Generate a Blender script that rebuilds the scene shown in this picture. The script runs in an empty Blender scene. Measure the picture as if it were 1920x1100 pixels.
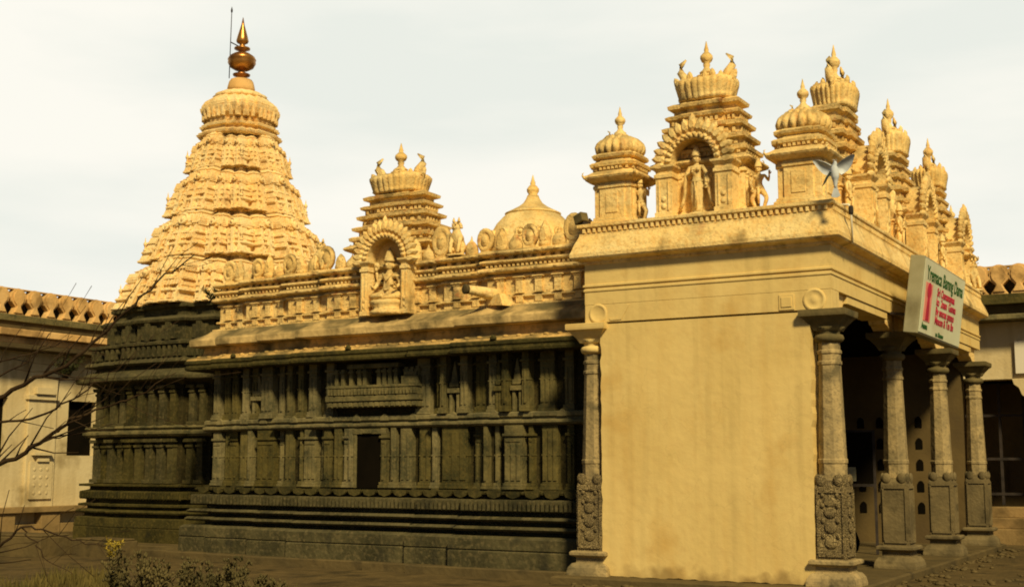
import bpy, math, random
from mathutils import Vector, Matrix, noise
R = math.radians
random.seed(7)
S = bpy.context.scene
COL = S.collection
# ------------------------------------------------------------------ camera, sky, sun, exposure
HY, FPX = 872.0, 2400.0
cam_d = bpy.data.cameras.new('camera'); cam = bpy.data.objects.new('camera', cam_d); COL.objects.link(cam)
cam_d.sensor_width = 36.0; cam_d.lens = FPX / 1920 * 36.0; cam_d.clip_end = 3000
cam.location = (4.97, -17.11, 1.6)
cam.rotation_euler = (R(90) + math.atan((HY - 550) / FPX), 0, R(30))
S.camera = cam
S.view_settings.view_transform = 'Standard'; S.view_settings.look = 'None'
S.view_settings.exposure = -0.10; S.view_settings.gamma = 1.0
S.cycles.use_denoising = True
S.cycles.filter_width = 1.9
SUN_AZ, SUN_EL = 44.0, 41.0        # azimuth from -Y towards +X
w = bpy.data.worlds.new('World'); S.world = w; w.use_nodes = True
nt = w.node_tree; nt.nodes.clear()
def wn(t, **k):
    n = nt.nodes.new(t)
    for a, b in k.items(): setattr(n, a, b)
    return n
out = wn('ShaderNodeOutputWorld'); bg1 = wn('ShaderNodeBackground'); bg2 = wn('ShaderNodeBackground'); mx = wn('ShaderNodeMixShader')
sky = wn('ShaderNodeTexSky', sky_type='NISHITA', sun_disc=False)
sky.sun_elevation = R(SUN_EL); sky.sun_rotation = R(180 - SUN_AZ)
sky.air_density = .45; sky.dust_density = .4; bg1.inputs[1].default_value = 0.05
tc = wn('ShaderNodeTexCoord'); mp = wn('ShaderNodeMapping'); mp.inputs['Scale'].default_value = (1.3, 1.3, 5.5)
nz = wn('ShaderNodeTexNoise'); nz.inputs['Scale'].default_value = 2.1; nz.inputs['Detail'].default_value = 6; nz.inputs['Roughness'].default_value = .5
rp = wn('ShaderNodeValToRGB'); rp.color_ramp.elements[0].position = .36; rp.color_ramp.elements[1].position = .62
rp.color_ramp.elements[0].color = (.76, .785, .725, 1); rp.color_ramp.elements[1].color = (.90, .88, .80, 1)
bg2.inputs[1].default_value = 1.17
sx_ = wn('ShaderNodeSeparateXYZ'); vd = wn('ShaderNodeVectorMath', operation='DOT_PRODUCT'); vd.inputs[1].default_value = (-.5, .866, 0)
def wramp(a, b):
    r = wn('ShaderNodeMapRange'); r.interpolation_type = 'SMOOTHSTEP'
    r.inputs['From Min'].default_value = a; r.inputs['From Max'].default_value = b; return r
r1 = wramp(.72, .40); r2 = wramp(-.05, .60); mm = wn('ShaderNodeMath', operation='MULTIPLY')   # bright hazy cloud low in the north-west, unseen sky elsewhere dimmed to cut fill
L = nt.links.new
nt.links.new(tc.outputs['Generated'], sx_.inputs[0]); nt.links.new(tc.outputs['Generated'], vd.inputs[0])
nt.links.new(sx_.outputs['Z'], r1.inputs['Value']); nt.links.new(vd.outputs['Value'], r2.inputs['Value']); nt.links.new(r1.outputs[0], mm.inputs[0]); nt.links.new(r2.outputs[0], mm.inputs[1]); nt.links.new(mm.outputs[0], mx.inputs[0])
L(tc.outputs['Generated'], mp.inputs['Vector']); L(mp.outputs['Vector'], nz.inputs['Vector']); L(nz.outputs['Fac'], rp.inputs['Fac'])
L(rp.outputs['Color'], bg2.inputs['Color']); L(sky.outputs['Color'], bg1.inputs['Color'])
L(bg1.outputs[0], mx.inputs[1]); L(bg2.outputs[0], mx.inputs[2]); L(mx.outputs[0], out.inputs['Surface'])
sd = bpy.data.lights.new('sun', 'SUN'); sun = bpy.data.objects.new('sun', sd); COL.objects.link(sun)
sd.energy = 5.0; sd.angle = R(8); sd.color = (1.0, .81, .49)
sun.rotation_euler = (R(90 - SUN_EL), 0, R(SUN_AZ))
sun.location = (10, -20, 30)
# ------------------------------------------------------------------ materials
def mat(name, c1, c2, scale=2.0, rough=.85, bump=.25, bscale=14.0, grime=None, gamt=.55, gscale=1.3, streak=0.0,
        top=None, topamt=.0, fine=None, metal=0.0, vor=0.0, vscale=9.0, spec=.08, splash=None, specks=0.0, vary=0.0):
    m = bpy.data.materials.new(name); m.use_nodes = True
    t = m.node_tree; t.nodes.clear(); l = t.links.new
    def n(ty, **k):
        x = t.nodes.new(ty)
        for a, b in k.items(): setattr(x, a, b)
        return x
    o = n('ShaderNodeOutputMaterial'); b = n('ShaderNodeBsdfPrincipled'); l(b.outputs[0], o.inputs[0])
    b.inputs['Roughness'].default_value = rough; b.inputs['Metallic'].default_value = metal
    b.inputs['Specular IOR Level'].default_value = spec
    g = n('ShaderNodeNewGeometry')
    def nse(sc, det=5, mapscale=None):
        x = n('ShaderNodeTexNoise'); x.inputs['Scale'].default_value = sc; x.inputs['Detail'].default_value = det
        if mapscale:
            q = n('ShaderNodeMapping'); q.inputs['Scale'].default_value = mapscale
            l(g.outputs['Position'], q.inputs['Vector']); l(q.outputs[0], x.inputs['Vector'])
        else: l(g.outputs['Position'], x.inputs['Vector'])
        return x
    def ramp(src, a, bb, ca=(0, 0, 0, 1), cb=(1, 1, 1, 1)):
        r = n('ShaderNodeValToRGB'); r.color_ramp.elements[0].position = a; r.color_ramp.elements[1].position = bb
        r.color_ramp.elements[0].color = ca; r.color_ramp.elements[1].color = cb; l(src, r.inputs['Fac']); return r.outputs['Color']
    def mix(fac, a, bb):
        x = n('ShaderNodeMix', data_type='RGBA')
        if isinstance(fac, float): x.inputs[0].default_value = fac
        else: l(fac, x.inputs[0])
        for s, v in ((6, a), (7, bb)):
            if isinstance(v, tuple): x.inputs[s].default_value = v + (1,)
            else: l(v, x.inputs[s])
        return x.outputs[2]
    def mul(a, bb):
        x = n('ShaderNodeMath', operation='MULTIPLY')
        for s, v in ((0, a), (1, bb)):
            if isinstance(v, float): x.inputs[s].default_value = v
            else: l(v, x.inputs[s])
        return x.outputs[0]
    n1 = nse(scale)
    c = mix(ramp(n1.outputs['Fac'], .35, .65), c1, c2)
    if fine:
        nf = nse(scale * 9, 3); c = mix(mul(ramp(nf.outputs['Fac'], .5, .68), .5), c, fine)
    hgt = nse(bscale, 6).outputs['Fac']
    if vor:
        v = n('ShaderNodeTexVoronoi', feature='DISTANCE_TO_EDGE'); v.inputs['Scale'].default_value = vscale
        dv = n('ShaderNodeVectorMath', operation='ADD'); wv = nse(3.0, 2)
        l(g.outputs['Position'], dv.inputs[0]); l(wv.outputs['Color'], dv.inputs[1]); l(dv.outputs[0], v.inputs['Vector'])
        vr = ramp(v.outputs['Distance'], .0, .16)
        inv = n('ShaderNodeMath', operation='SUBTRACT'); inv.inputs[0].default_value = 1; l(vr, inv.inputs[1])
        c = mix(mul(inv.outputs[0], vor), c, tuple(x * .3 for x in c1))
        ad = n('ShaderNodeMath', operation='ADD'); l(hgt, ad.inputs[0]); l(vr, ad.inputs[1]); hgt = ad.outputs[0]
    if grime:
        n2 = nse(gscale, 8)
        c = mix(mul(ramp(n2.outputs['Fac'], gamt, gamt + .14), .75), c, grime)
        if streak:
            n3 = nse(3.2, 5, (1.0, 1.0, .09))
            c = mix(mul(ramp(n3.outputs['Fac'], .52, .75), streak), c, grime)
    if top:
        sx = n('ShaderNodeSeparateXYZ'); l(g.outputs['Normal'], sx.inputs[0])
        n4 = nse(1.1, 6)
        c = mix(mul(mul(ramp(sx.outputs['Z'], .25, .8), ramp(n4.outputs['Fac'], .42, .58)), topamt), c, top)
    if vary:       # no two stones are quite the same shade
        oi = n('ShaderNodeObjectInfo'); mr = n('ShaderNodeMapRange'); mr.inputs['To Min'].default_value = 1 - vary; mr.inputs['To Max'].default_value = 1 + vary
        l(oi.outputs['Random'], mr.inputs['Value']); hs_ = n('ShaderNodeHueSaturation'); l(mr.outputs[0], hs_.inputs['Value']); l(c, hs_.inputs['Color'])
        mr2 = n('ShaderNodeMapRange'); mr2.inputs['To Min'].default_value = 1.12; mr2.inputs['To Max'].default_value = .88; l(oi.outputs['Random'], mr2.inputs['Value']); l(mr2.outputs[0], hs_.inputs['Saturation'])
        c = hs_.outputs['Color']
    if specks:     # old coats of colour showing through and black mould specks
        n5 = nse(5.5, 4); c = mix(mul(ramp(n5.outputs['Fac'], .60, .70), .45 * specks), c, (.46, .13, .035))
        n6 = nse(4.3, 4); c = mix(mul(ramp(n6.outputs['Fac'], .62, .72), .40 * specks), c, (.20, .22, .10))
        n7 = nse(26, 5); c = mix(mul(ramp(n7.outputs['Fac'], .58, .68), .55 * specks), c, (.09, .065, .025))
    if splash:      # mud splashed up the foot of the wall
        sz = n('ShaderNodeSeparateXYZ'); l(g.outputs['Position'], sz.inputs[0]); n5 = nse(4.0, 7)
        ma = n('ShaderNodeMath', operation='MULTIPLY_ADD'); l(n5.outputs['Fac'], ma.inputs[0]); ma.inputs[1].default_value = -.6; zo = n('ShaderNodeMath', operation='ADD'); l(sz.outputs['Z'], zo.inputs[0]); zo.inputs[1].default_value = .32; l(zo.outputs[0], ma.inputs[2])
        c = mix(mul(ramp(ma.outputs[0], .02, .20, (1, 1, 1, 1), (0, 0, 0, 1)), .8), c, splash)
        n6 = nse(7.0, 6, (1.0, 1.0, .035)); c = mix(mul(ramp(n6.outputs['Fac'], .52, .72), .40), c, tuple(x * .68 for x in c1))
        n7 = nse(.8, 3); c = mix(mul(ramp(n7.outputs['Fac'], .5, .56), .30), c, tuple(min(1, x * 1.12) for x in c2))
        v7 = n('ShaderNodeTexVoronoi', feature='DISTANCE_TO_EDGE'); v7.inputs['Scale'].default_value = .55
        a7 = n('ShaderNodeVectorMath', operation='ADD'); n8 = nse(2.2, 6); l(g.outputs['Position'], a7.inputs[0]); l(n8.outputs['Color'], a7.inputs[1]); l(a7.outputs[0], v7.inputs['Vector'])
        c = mix(mul(ramp(v7.outputs['Distance'], .002, .006, (1, 1, 1, 1), (0, 0, 0, 1)), .13), c, tuple(x * .4 for x in c1))
    l(c, b.inputs['Base Color'])
    bp = n('ShaderNodeBump'); bp.inputs['Strength'].default_value = bump; bp.inputs['Distance'].default_value = .03
    l(hgt, bp.inputs['Height']); l(bp.outputs[0], b.inputs['Normal'])
    return m
M = {}
M['paint'] = mat('painted_stucco', (.82, .56, .18), (.88, .68, .28), 1.6, specks=.6, grime=(.20, .135, .045), gamt=.58, gscale=2.6, streak=.40,
                 top=(.13, .11, .05), topamt=.55, fine=(.70, .38, .09), bump=.5, bscale=22)
M['tower'] = mat('tower_stucco', (.88, .63, .25), (.92, .73, .35), 1.4, specks=.7, grime=(.40, .25, .08), gamt=.60, gscale=2.4, streak=.25,
                 top=(.35, .26, .10), topamt=.35, fine=(.78, .42, .10), bump=.6, bscale=20)
M['plaster'] = mat('yellow_plaster', (.69, .51, .175), (.73, .55, .20), .9, grime=(.56, .35, .09), gamt=.57, gscale=1.1, streak=.45,
                   fine=(.66, .47, .165), bump=.22, bscale=9, splash=(.30, .20, .065))
M['stone_wall'] = mat('shade_darkened_wall', (.048, .039, .013), (.022, .019, .007), 2.2, bump=.6, bscale=12, fine=(.09, .068, .022))  # recessed wall colour darkened to paint the shade between pilasters
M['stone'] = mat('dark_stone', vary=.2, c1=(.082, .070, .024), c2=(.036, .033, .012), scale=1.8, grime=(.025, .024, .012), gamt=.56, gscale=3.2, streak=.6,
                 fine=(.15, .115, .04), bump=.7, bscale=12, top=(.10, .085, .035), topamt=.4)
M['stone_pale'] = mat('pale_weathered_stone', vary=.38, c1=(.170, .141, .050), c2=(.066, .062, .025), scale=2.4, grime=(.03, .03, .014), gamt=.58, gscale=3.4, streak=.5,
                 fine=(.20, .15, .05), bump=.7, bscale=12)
M['eave'] = mat('weathered_eave', (.70, .45, .14), (.50, .33, .10), 1.2, grime=(.10, .085, .035), gamt=.50, gscale=1.5, streak=.5,
                top=(.075, .068, .03), topamt=.75, bump=.8, bscale=10, fine=(.14, .11, .04))
M['pillar'] = mat('carved_granite', (.44, .33, .14), (.27, .21, .095), 2.5, grime=(.08, .07, .035), gamt=.55, gscale=3.0, streak=.5,
                  bump=.5, bscale=18, fine=(.12, .10, .055))
M['carved'] = mat('carved_granite_relief', (.34, .26, .11), (.22, .17, .08), 2.5, grime=(.09, .08, .04), gamt=.58, gscale=3.0,
                  bump=.8, bscale=18, vor=.5, vscale=22)
M['paint_old'] = mat('weathered_stucco', (.78, .53, .17), (.84, .62, .24), 1.6, specks=1.0, grime=(.20, .14, .05), gamt=.54, gscale=2.4, streak=.45,
                 top=(.11, .095, .045), topamt=.75, fine=(.56, .31, .08), bump=.6, bscale=22)
M['eave_grey'] = mat('blackened_eave', (.66, .47, .18), (.50, .36, .14), 1.2, streak=.6, grime=(.075, .064, .028), gamt=.42, gscale=1.7, bump=.8, bscale=10, top=(.075, .068, .03), topamt=.7)
M['pillar_dark'] = mat('sooty_granite', (.20, .155, .068), (.12, .095, .044), 2.5, grime=(.05, .042, .02), gamt=.55, gscale=3.0, streak=.5, bump=.5, bscale=18)
M['capital'] = mat('dark_capital', (.17, .13, .05), (.09, .075, .03), 3.0, bump=.4, bscale=14)
M['copper'] = mat('gilded_copper', spec=.5, c1=(.55, .27, .06), c2=(.33, .14, .035), scale=4.0, rough=.35, bump=.1, bscale=8, metal=.75, grime=(.10, .05, .02), gamt=.58)
M['bench'] = mat('brown_plinth_plaster', (.30, .20, .075), (.22, .15, .055), 1.4, grime=(.08, .055, .02), gamt=.5, bump=.4)
M['cloister'] = mat('faded_limewash', (.58, .46, .22), (.66, .55, .29), 1.0, grime=(.27, .20, .08), gamt=.54, gscale=1.2, streak=.45, bump=.3,
                    top=(.12, .09, .04), topamt=.5)
M['cloister_trim'] = mat('ochre_trim', (.66, .40, .13), (.74, .48, .18), 1.4, grime=(.20, .12, .04), gamt=.52, gscale=1.6, streak=.4, bump=.4,
                    top=(.10, .08, .04), topamt=.6)
M['dark_trim'] = mat('dark_brown_trim', (.10, .075, .03), (.06, .045, .02), 2.0, bump=.4)  # even dark brown for eave, friezes, backing and spout mouth
M['black'] = mat('dark_interior', (.006, .005, .003), (.009, .007, .004), 2.0, bump=.1, rough=1.0, spec=0.0)  # black colour stands for the shade inside door, windows and lamp recesses
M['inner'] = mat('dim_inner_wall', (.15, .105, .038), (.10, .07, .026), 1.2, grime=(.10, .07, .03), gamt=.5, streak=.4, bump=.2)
M['soil'] = mat('dry_soil', (.115, .082, .030), (.075, .055, .022), .7, grime=(.04, .032, .014), gamt=.52, gscale=2.2, bump=.8, bscale=9, fine=(.17, .12, .045))
M['paving'] = mat('old_paving', (.13, .095, .036), (.085, .065, .027), 1.4, grime=(.04, .033, .016), gamt=.54, gscale=2.0, bump=.6, bscale=10)
M['bark'] = mat('dark_bark', (.045, .028, .012), (.03, .018, .008), 5.0, bump=.5)
M['grass'] = mat('dry_grass', (.15, .115, .03), (.085, .075, .02), 1.0, bump=.0)
M['weed'] = mat('dry_weed', (.125, .10, .036), (.055, .048, .017), 2.0, bump=.0)
M['leaf_yellow'] = mat('yellow_leaf', (.42, .30, .03), (.30, .24, .03), 2.0, bump=.0)
M['leaf_green'] = mat('dull_green_leaf', (.05, .055, .015), (.03, .038, .01), 2.0, bump=.0)
M['sign'] = mat('sign_sheet', (.66, .68, .44), (.60, .58, .36), 2.0, rough=.5, bump=.05)
M['sign_side'] = mat('sign_tin', (.36, .34, .20), (.28, .26, .14), 3.0, rough=.45, bump=.1, grime=(.14, .12, .06), gamt=.56)
M['green_ink'] = mat('green_ink', (.025, .09, .02), (.03, .11, .025), 4.0, bump=.0)
M['red_ink'] = mat('red_ink', (.55, .03, .06), (.40, .03, .05), 4.0, bump=.0)
M['pink'] = mat('pink_print', (.78, .28, .20), (.70, .22, .16), 4.0, bump=.0)
M['dove'] = mat('pale_feathers', (.66, .70, .66), (.50, .55, .54), 9.0, bump=.1)
M['dove_dark'] = mat('shaded_feathers', (.035, .05, .04), (.06, .07, .06), 9.0, bump=.1)  # dark tone paints the near wing in shadow
M['iron'] = mat('rusty_iron', (.05, .04, .03), (.03, .025, .02), 5.0, rough=.6, bump=.2)
M['white'] = mat('white_board', (.72, .66, .48), (.68, .62, .44), 2.0, bump=.05)
# ------------------------------------------------------------------ mesh helpers
class MB:
    def __init__(s): s.v = []; s.f = []; s.sm = []
    def add(s, vs, fs, sm=False, T=None):
        o = len(s.v)
        if T is not None: vs = [T @ Vector(p) for p in vs]
        s.v += [tuple(p) for p in vs]; s.f += [tuple(i + o for i in f) for f in fs]; s.sm += [sm] * len(fs)
        return s
    def merge(s, m, T=None):
        o = len(s.v)
        s.v += [tuple(T @ Vector(p)) if T is not None else p for p in m.v]
        s.f += [tuple(i + o for i in f) for f in m.f]; s.sm += m.sm
        return s
    def box(s, x0, x1, y0, y1, z0, z1, T=None):
        v = [(x0, y0, z0), (x1, y0, z0), (x1, y1, z0), (x0, y1, z0), (x0, y0, z1), (x1, y0, z1), (x1, y1, z1), (x0, y1, z1)]
        return s.add(v, [(3, 2, 1, 0), (4, 5, 6, 7), (0, 1, 5, 4), (1, 2, 6, 5), (2, 3, 7, 6), (3, 0, 4, 7)], False, T)
    def sweep(s, plan, prof, cap=True, bot=False, closed=True, T=None, sm=False):
        n = len(plan); vs = []; fs = []
        for d, z in prof:
            for p in offset(plan, d, closed): vs.append((p[0], p[1], z))
        for k in range(len(prof) - 1):
            for i in range(n if closed else n - 1):
                j = (i + 1) % n
                fs.append((k * n + i, k * n + j, (k + 1) * n + j, (k + 1) * n + i))
        if closed and cap: fs.append(tuple((len(prof) - 1) * n + i for i in range(n)))
        if closed and bot: fs.append(tuple(reversed(range(n))))
        return s.add(vs, fs, sm, T)
    def lathe(s, prof, n=20, T=None, fl=0, amp=0.0, sq=0.0, sm=True, sx=1, sy=1):
        vs = []; fs = []; m = len(prof)
        for r, z in prof:
            for i in range(n):
                a = 2 * math.pi * i / n
                k = 1 + amp * (abs(math.cos(a * fl / 2)) - .6) if fl else 1
                if sq: k *= 1 / max(abs(math.cos(a)), abs(math.sin(a))) * sq + (1 - sq)
                vs.append((r * k * math.cos(a) * sx, r * k * math.sin(a) * sy, z))
        for k in range(m - 1):
            for i in range(n):
                j = (i + 1) % n; fs.append((k * n + i, k * n + j, (k + 1) * n + j, (k + 1) * n + i))
        fs.append(tuple((m - 1) * n + i for i in range(n))); fs.append(tuple(reversed(range(n))))
        return s.add(vs, fs, sm, T)
    def tube(s, pts, rad, n=7, T=None):
        vs = []; fs = []; P = [Vector(p) for p in pts]
        for k, p in enumerate(P):
            d = (P[min(k + 1, len(P) - 1)] - P[max(k - 1, 0)]).normalized()
            a = d.cross(Vector((0, 0, 1)))
            if a.length < .05: a = d.cross(Vector((0, 1, 0)))
            a.normalize(); b = d.cross(a); r = rad[k] if isinstance(rad, (list, tuple)) else rad
            for i in range(n):
                q = 2 * math.pi * i / n; vs.append(p + a * (r * math.cos(q)) + b * (r * math.sin(q)))
        for k in range(len(P) - 1):
            for i in range(n):
                j = (i + 1) % n; fs.append((k * n + j, k * n + i, (k + 1) * n + i, (k + 1) * n + j))
        fs.append(tuple(range(n))); fs.append(tuple((len(P) - 1) * n + i for i in reversed(range(n))))
        return s.add(vs, fs, True, T)
    def ell(s, c, r, n=12, m=8, T=None):
        vs = []; fs = []
        for k in range(m + 1):
            t = math.pi * k / m
            for i in range(n):
                a = 2 * math.pi * i / n
                vs.append((c[0] + r[0] * math.sin(t) * math.cos(a), c[1] + r[1] * math.sin(t) * math.sin(a), c[2] - r[2] * math.cos(t)))
        for k in range(m):
            for i in range(n):
                j = (i + 1) % n; fs.append((k * n + i, k * n + j, (k + 1) * n + j, (k + 1) * n + i))
        return s.add(vs, fs, True, T)
    def plate(s, outl, y0, y1, T=None, sm=False):      # outline in XZ (counter-clockwise seen from -Y), given a thickness along Y
        n = len(outl); vs = [(x, y0, z) for x, z in outl] + [(x, y1, z) for x, z in outl]
        fs = [tuple(range(n)), tuple(n + i for i in reversed(range(n)))]
        fs += [(i, i + n, (i + 1) % n + n, (i + 1) % n) for i in range(n)]
        return s.add(vs, fs, sm, T)
    def build(s, name, m, parent=None, bevel=0.0, loc=None):
        me = bpy.data.meshes.new(name); me.from_pydata(s.v, [], s.f); me.update()
        me.polygons.foreach_set('use_smooth', s.sm)
        me.materials.append(M[m] if isinstance(m, str) else m)
        o = bpy.data.objects.new(name, me); COL.objects.link(o)
        if parent: o.parent = parent
        if loc: o.location = loc
        if bevel:
            b = o.modifiers.new('soft_edges', 'BEVEL'); b.width = bevel; b.segments = 2; b.limit_method = 'ANGLE'; b.angle_limit = R(40)
        return o
def offset(plan, d, closed=True):
    n = len(plan); res = []
    for i in range(n):
        p = plan[i]; a = plan[i - 1] if (closed or i > 0) else None; b = plan[(i + 1) % n] if (closed or i < n - 1) else None
        def nrm(u, v):
            dx, dy = v[0] - u[0], v[1] - u[1]; l = math.hypot(dx, dy) or 1; return (dy / l, -dx / l)
        n1 = nrm(a, p) if a else nrm(p, b); n2 = nrm(p, b) if b else n1
        k = 1 + n1[0] * n2[0] + n1[1] * n2[1]; k = max(k, .35)
        res.append((p[0] + d * (n1[0] + n2[0]) / k, p[1] + d * (n1[1] + n2[1]) / k))
    return res
def rect(x0, x1, y0, y1): return [(x0, y0), (x1, y0), (x1, y1), (x0, y1)]
def stepsq(h, steps):      # square of half size h; steps: (half width, projection) from outer to inner
    side = [(-h, 0)]; p = 0
    for wd, pr in steps: side += [(-wd, p), (-wd, pr)]; p = pr
    side += [(-a, b) for a, b in reversed(side[1:])]
    pts = []
    for k in range(4):
        c, s_ = math.cos(k * math.pi / 2), math.sin(k * math.pi / 2)
        for u, q in side:
            x, y = u, -(h + q); pts.append((x * c - y * s_, x * s_ + y * c))
    return pts
def shift(plan, x, y): return [(a + x, b + y) for a, b in plan]
def walk(plan, step, d=0.0, closed=True, margin=0.0):   # points along the plan edges: (x, y, nx, ny)
    P = offset(plan, d, closed); n = len(P); res = []
    for i in range(n if closed else n - 1):
        a, b = P[i], P[(i + 1) % n]; l = math.hypot(b[0] - a[0], b[1] - a[1])
        if l < step * .6: continue
        k = max(1, round((l - 2 * margin) / step)); tx, ty = (b[0] - a[0]) / l, (b[1] - a[1]) / l
        for j in range(k):
            t = margin + (j + .5) * (l - 2 * margin) / k
            res.append((a[0] + tx * t, a[1] + ty * t, ty, -tx))
    return res
def FR(x, y, z, nx, ny, sc=1.0):      # frame with -Y turned to the outward normal (nx, ny)
    return Matrix.Translation((x, y, z)) @ Matrix.Rotation(math.atan2(ny, nx) + math.pi / 2, 4, 'Z') @ Matrix.Scale(sc, 4)
TR = Matrix.Translation
def empty(name, loc, label=None, cat=None, group=None, rz=0.0, sc=None):
    o = bpy.data.objects.new(name, None); COL.objects.link(o); o.location = loc; o.rotation_euler = (0, 0, rz); o.empty_display_size = .2
    if sc: o.scale = sc
    return tag(o, label, cat, group)
def tag(o, label=None, cat=None, group=None, kind=None):
    if label: o['label'] = label
    if cat: o['category'] = cat
    if group: o['group'] = group
    if kind: o['kind'] = kind
    return o
def copy_tree(o, parent=None):
    c = o.copy(); COL.objects.link(c)
    if parent: c.parent = parent
    for ch in list(o.children): copy_tree(ch, c)
    return c
def arch_pts(r, z0, n=18, a0=0.0, a1=math.pi): return [(r * math.cos(a0 + (a1 - a0) * i / n), z0 + r * math.sin(a0 + (a1 - a0) * i / n)) for i in range(n + 1)]
# ------------------------------------------------------------------ ground
g = MB(); NG = 90
def gh(x, y):
    d = min(1.0, max(0.0, (math.hypot(x + 6, y + 2) - 40) / 30))
    return -.10 + .03 * noise.noise((x * .5, y * .5, 0)) * (1 - d)
xs = sorted(set([-1500, -600, -200, -90] + [-60 + i for i in range(0, 91)] + [60, 120, 400, 1500]))
ys = sorted(set([-1500, -500, -120] + [-40 + i for i in range(0, 81)] + [60, 150, 500, 1500]))
vs = [(x, y, gh(x, y)) for y in ys for x in xs]; nx_ = len(xs)
fs = [(j * nx_ + i, j * nx_ + i + 1, (j + 1) * nx_ + i + 1, (j + 1) * nx_ + i) for j in range(len(ys) - 1) for i in range(nx_ - 1)]
tag(g.add(vs, fs, True).build('ground', 'soil'), kind='structure')
# ------------------------------------------------------------------ plans
HALL_NEAR = [(-12.45, 1.62), (-11.65, 1.62), (-11.65, 1.47), (-10.5, 1.47), (-10.5, 1.33), (-9.5, 1.33), (-9.5, 1.22), (-6.9, 1.22),
             (-6.9, 1.12), (-5.95, 1.12), (-5.95, .98), (-3.60, .98)]
HALL = HALL_NEAR + [(x, 11.0 - y) for x, y in reversed(HALL_NEAR)]
def wally(x):
    for (a, y), (b, y2) in zip(HALL_NEAR, HALL_NEAR[1:]):
        if a <= x <= b and b > a: return y
    return 1.22
SX, SY = -15.61, 5.5
SHR = shift(stepsq(2.12, [(1.52, .16), (.84, .32)]), SX, SY)
# paved apron round the temple
ap = MB()
ap.sweep(HALL, [(.95, -.22), (.95, .02), (.93, .035), (.84, .035), (.82, .0)])
tag(ap.build('pavement', 'paving'), kind='structure')
ap = MB(); ap.sweep(SHR, [(.9, -.22), (.9, -.035), (.85, -.015)]); tag(ap.build('pavement', 'paving'), kind='structure')
ap = MB(); ap.sweep(rect(-3.9, .25, -.25, 11.0), [(.14, -.24), (.14, -.01), (.10, .012)], cap=True)
tag(ap.build('pavement', 'paving'), kind='structure')
# ------------------------------------------------------------------ shared mouldings
def leaf(h, w_, t=.05):
    o = [(0, 0), (w_ * .45, h * .15), (w_ * .5, h * .45), (w_ * .3, h * .8), (0, h), (-w_ * .3, h * .8), (-w_ * .5, h * .45), (-w_ * .45, h * .15)]
    m = MB(); n = len(o)
    v = [(x, 0, z) for x, z in o] + [(x * .5, -t, h * .45 + (z - h * .45) * .55) for x, z in o] + [(x, t * .6, z) for x, z in o]
    f = [(i, (i + 1) % n, n + (i + 1) % n, n + i) for i in range(n)] + [tuple(n + i for i in range(n))]
    f += [(i, 2 * n + i, 2 * n + (i + 1) % n, (i + 1) % n) for i in range(n)] + [tuple(2 * n + i for i in reversed(range(n)))]
    return m.add(v, f, False)
FINIAL = [(.11, 0), (.12, .04), (.07, .09), (.045, .15), (.06, .2), (.05, .24), (.085, .28), (.105, .34), (.10, .40), (.065, .45), (.035, .49), (.04, .53), (.025, .60), (.006, .72)]
def finial(s=1.0): return [(r * s, z * s) for r, z in FINIAL]
def horn(s=1.0, k=1):
    pts = [(0, 0, 0), (k * .05 * s, 0, .12 * s), (k * .12 * s, 0, .22 * s), (k * .11 * s, 0, .33 * s), (k * .03 * s, 0, .40 * s)]
    return MB().tube(pts, [.06 * s, .07 * s, .055 * s, .04 * s, .012 * s], 6)
def dentils(mb, plan, step, d, z0, z1, w_=.5, t=.05, closed=True):
    for x, y, a, b in walk(plan, step, d, closed, .01):
        mb.box(-step * w_ / 2, step * w_ / 2, -t, .02, 0, z1 - z0, FR(x, y, z0, a, b))
def medallion(r=.12):
    m = MB(); T = Matrix.Rotation(R(90), 4, 'X')
    m.lathe([(r, -.05), (r, .03), (r * .82, .055), (r * .62, .02), (r * .5, .02), (r * .32, .06), (.01, .07)], 14, T)
    return m
def pilaster(mb, x, y, nx, ny, z0, z1, w_=.14, t=.07):
    T = FR(x, y, 0, nx, ny); h = z1 - z0
    mb.box(-w_ / 2, w_ / 2, -t, .03, z0 + .06 * h, z1 - .1 * h, T)
    mb.box(-w_ * .7, w_ * .7, -t * 1.45, .03, z0, z0 + .08 * h, T)
    mb.box(-w_ * .6, w_ * .6, -t * 1.25, .03, z1 - .22 * h, z1 - .17 * h, T)
    mb.box(-w_ * .8, w_ * .8, -t * 1.6, .03, z1 - .11 * h, z1 - .04 * h, T)
# ------------------------------------------------------------------ figures (stone): one skinned surface each
def skin(joints, edges, root, levels=1):
    names = list(joints); ix = {n_: i for i, n_ in enumerate(names)}
    me = bpy.data.meshes.new('tmp'); me.from_pydata([joints[n_][0] for n_ in names], [(ix[a], ix[b]) for a, b in edges], []); me.update()
    o = bpy.data.objects.new('tmp', me); COL.objects.link(o)
    o.modifiers.new('s', 'SKIN'); 
    for i, n_ in enumerate(names):
        r = joints[n_][1]; sv = me.skin_vertices[0].data[i]; sv.radius = r if isinstance(r, tuple) else (r, r); sv.use_root = (n_ == root)
    o.modifiers.new('d', 'SUBSURF').levels = levels
    dg = bpy.context.evaluated_depsgraph_get(); dg.update()
    ev = bpy.data.meshes.new_from_object(o.evaluated_get(dg))
    mb = MB(); mb.add([tuple(v.co) for v in ev.vertices], [tuple(p.vertices) for p in ev.polygons], True)
    bpy.data.objects.remove(o); bpy.data.meshes.remove(me); bpy.data.meshes.remove(ev)
    return mb
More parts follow.
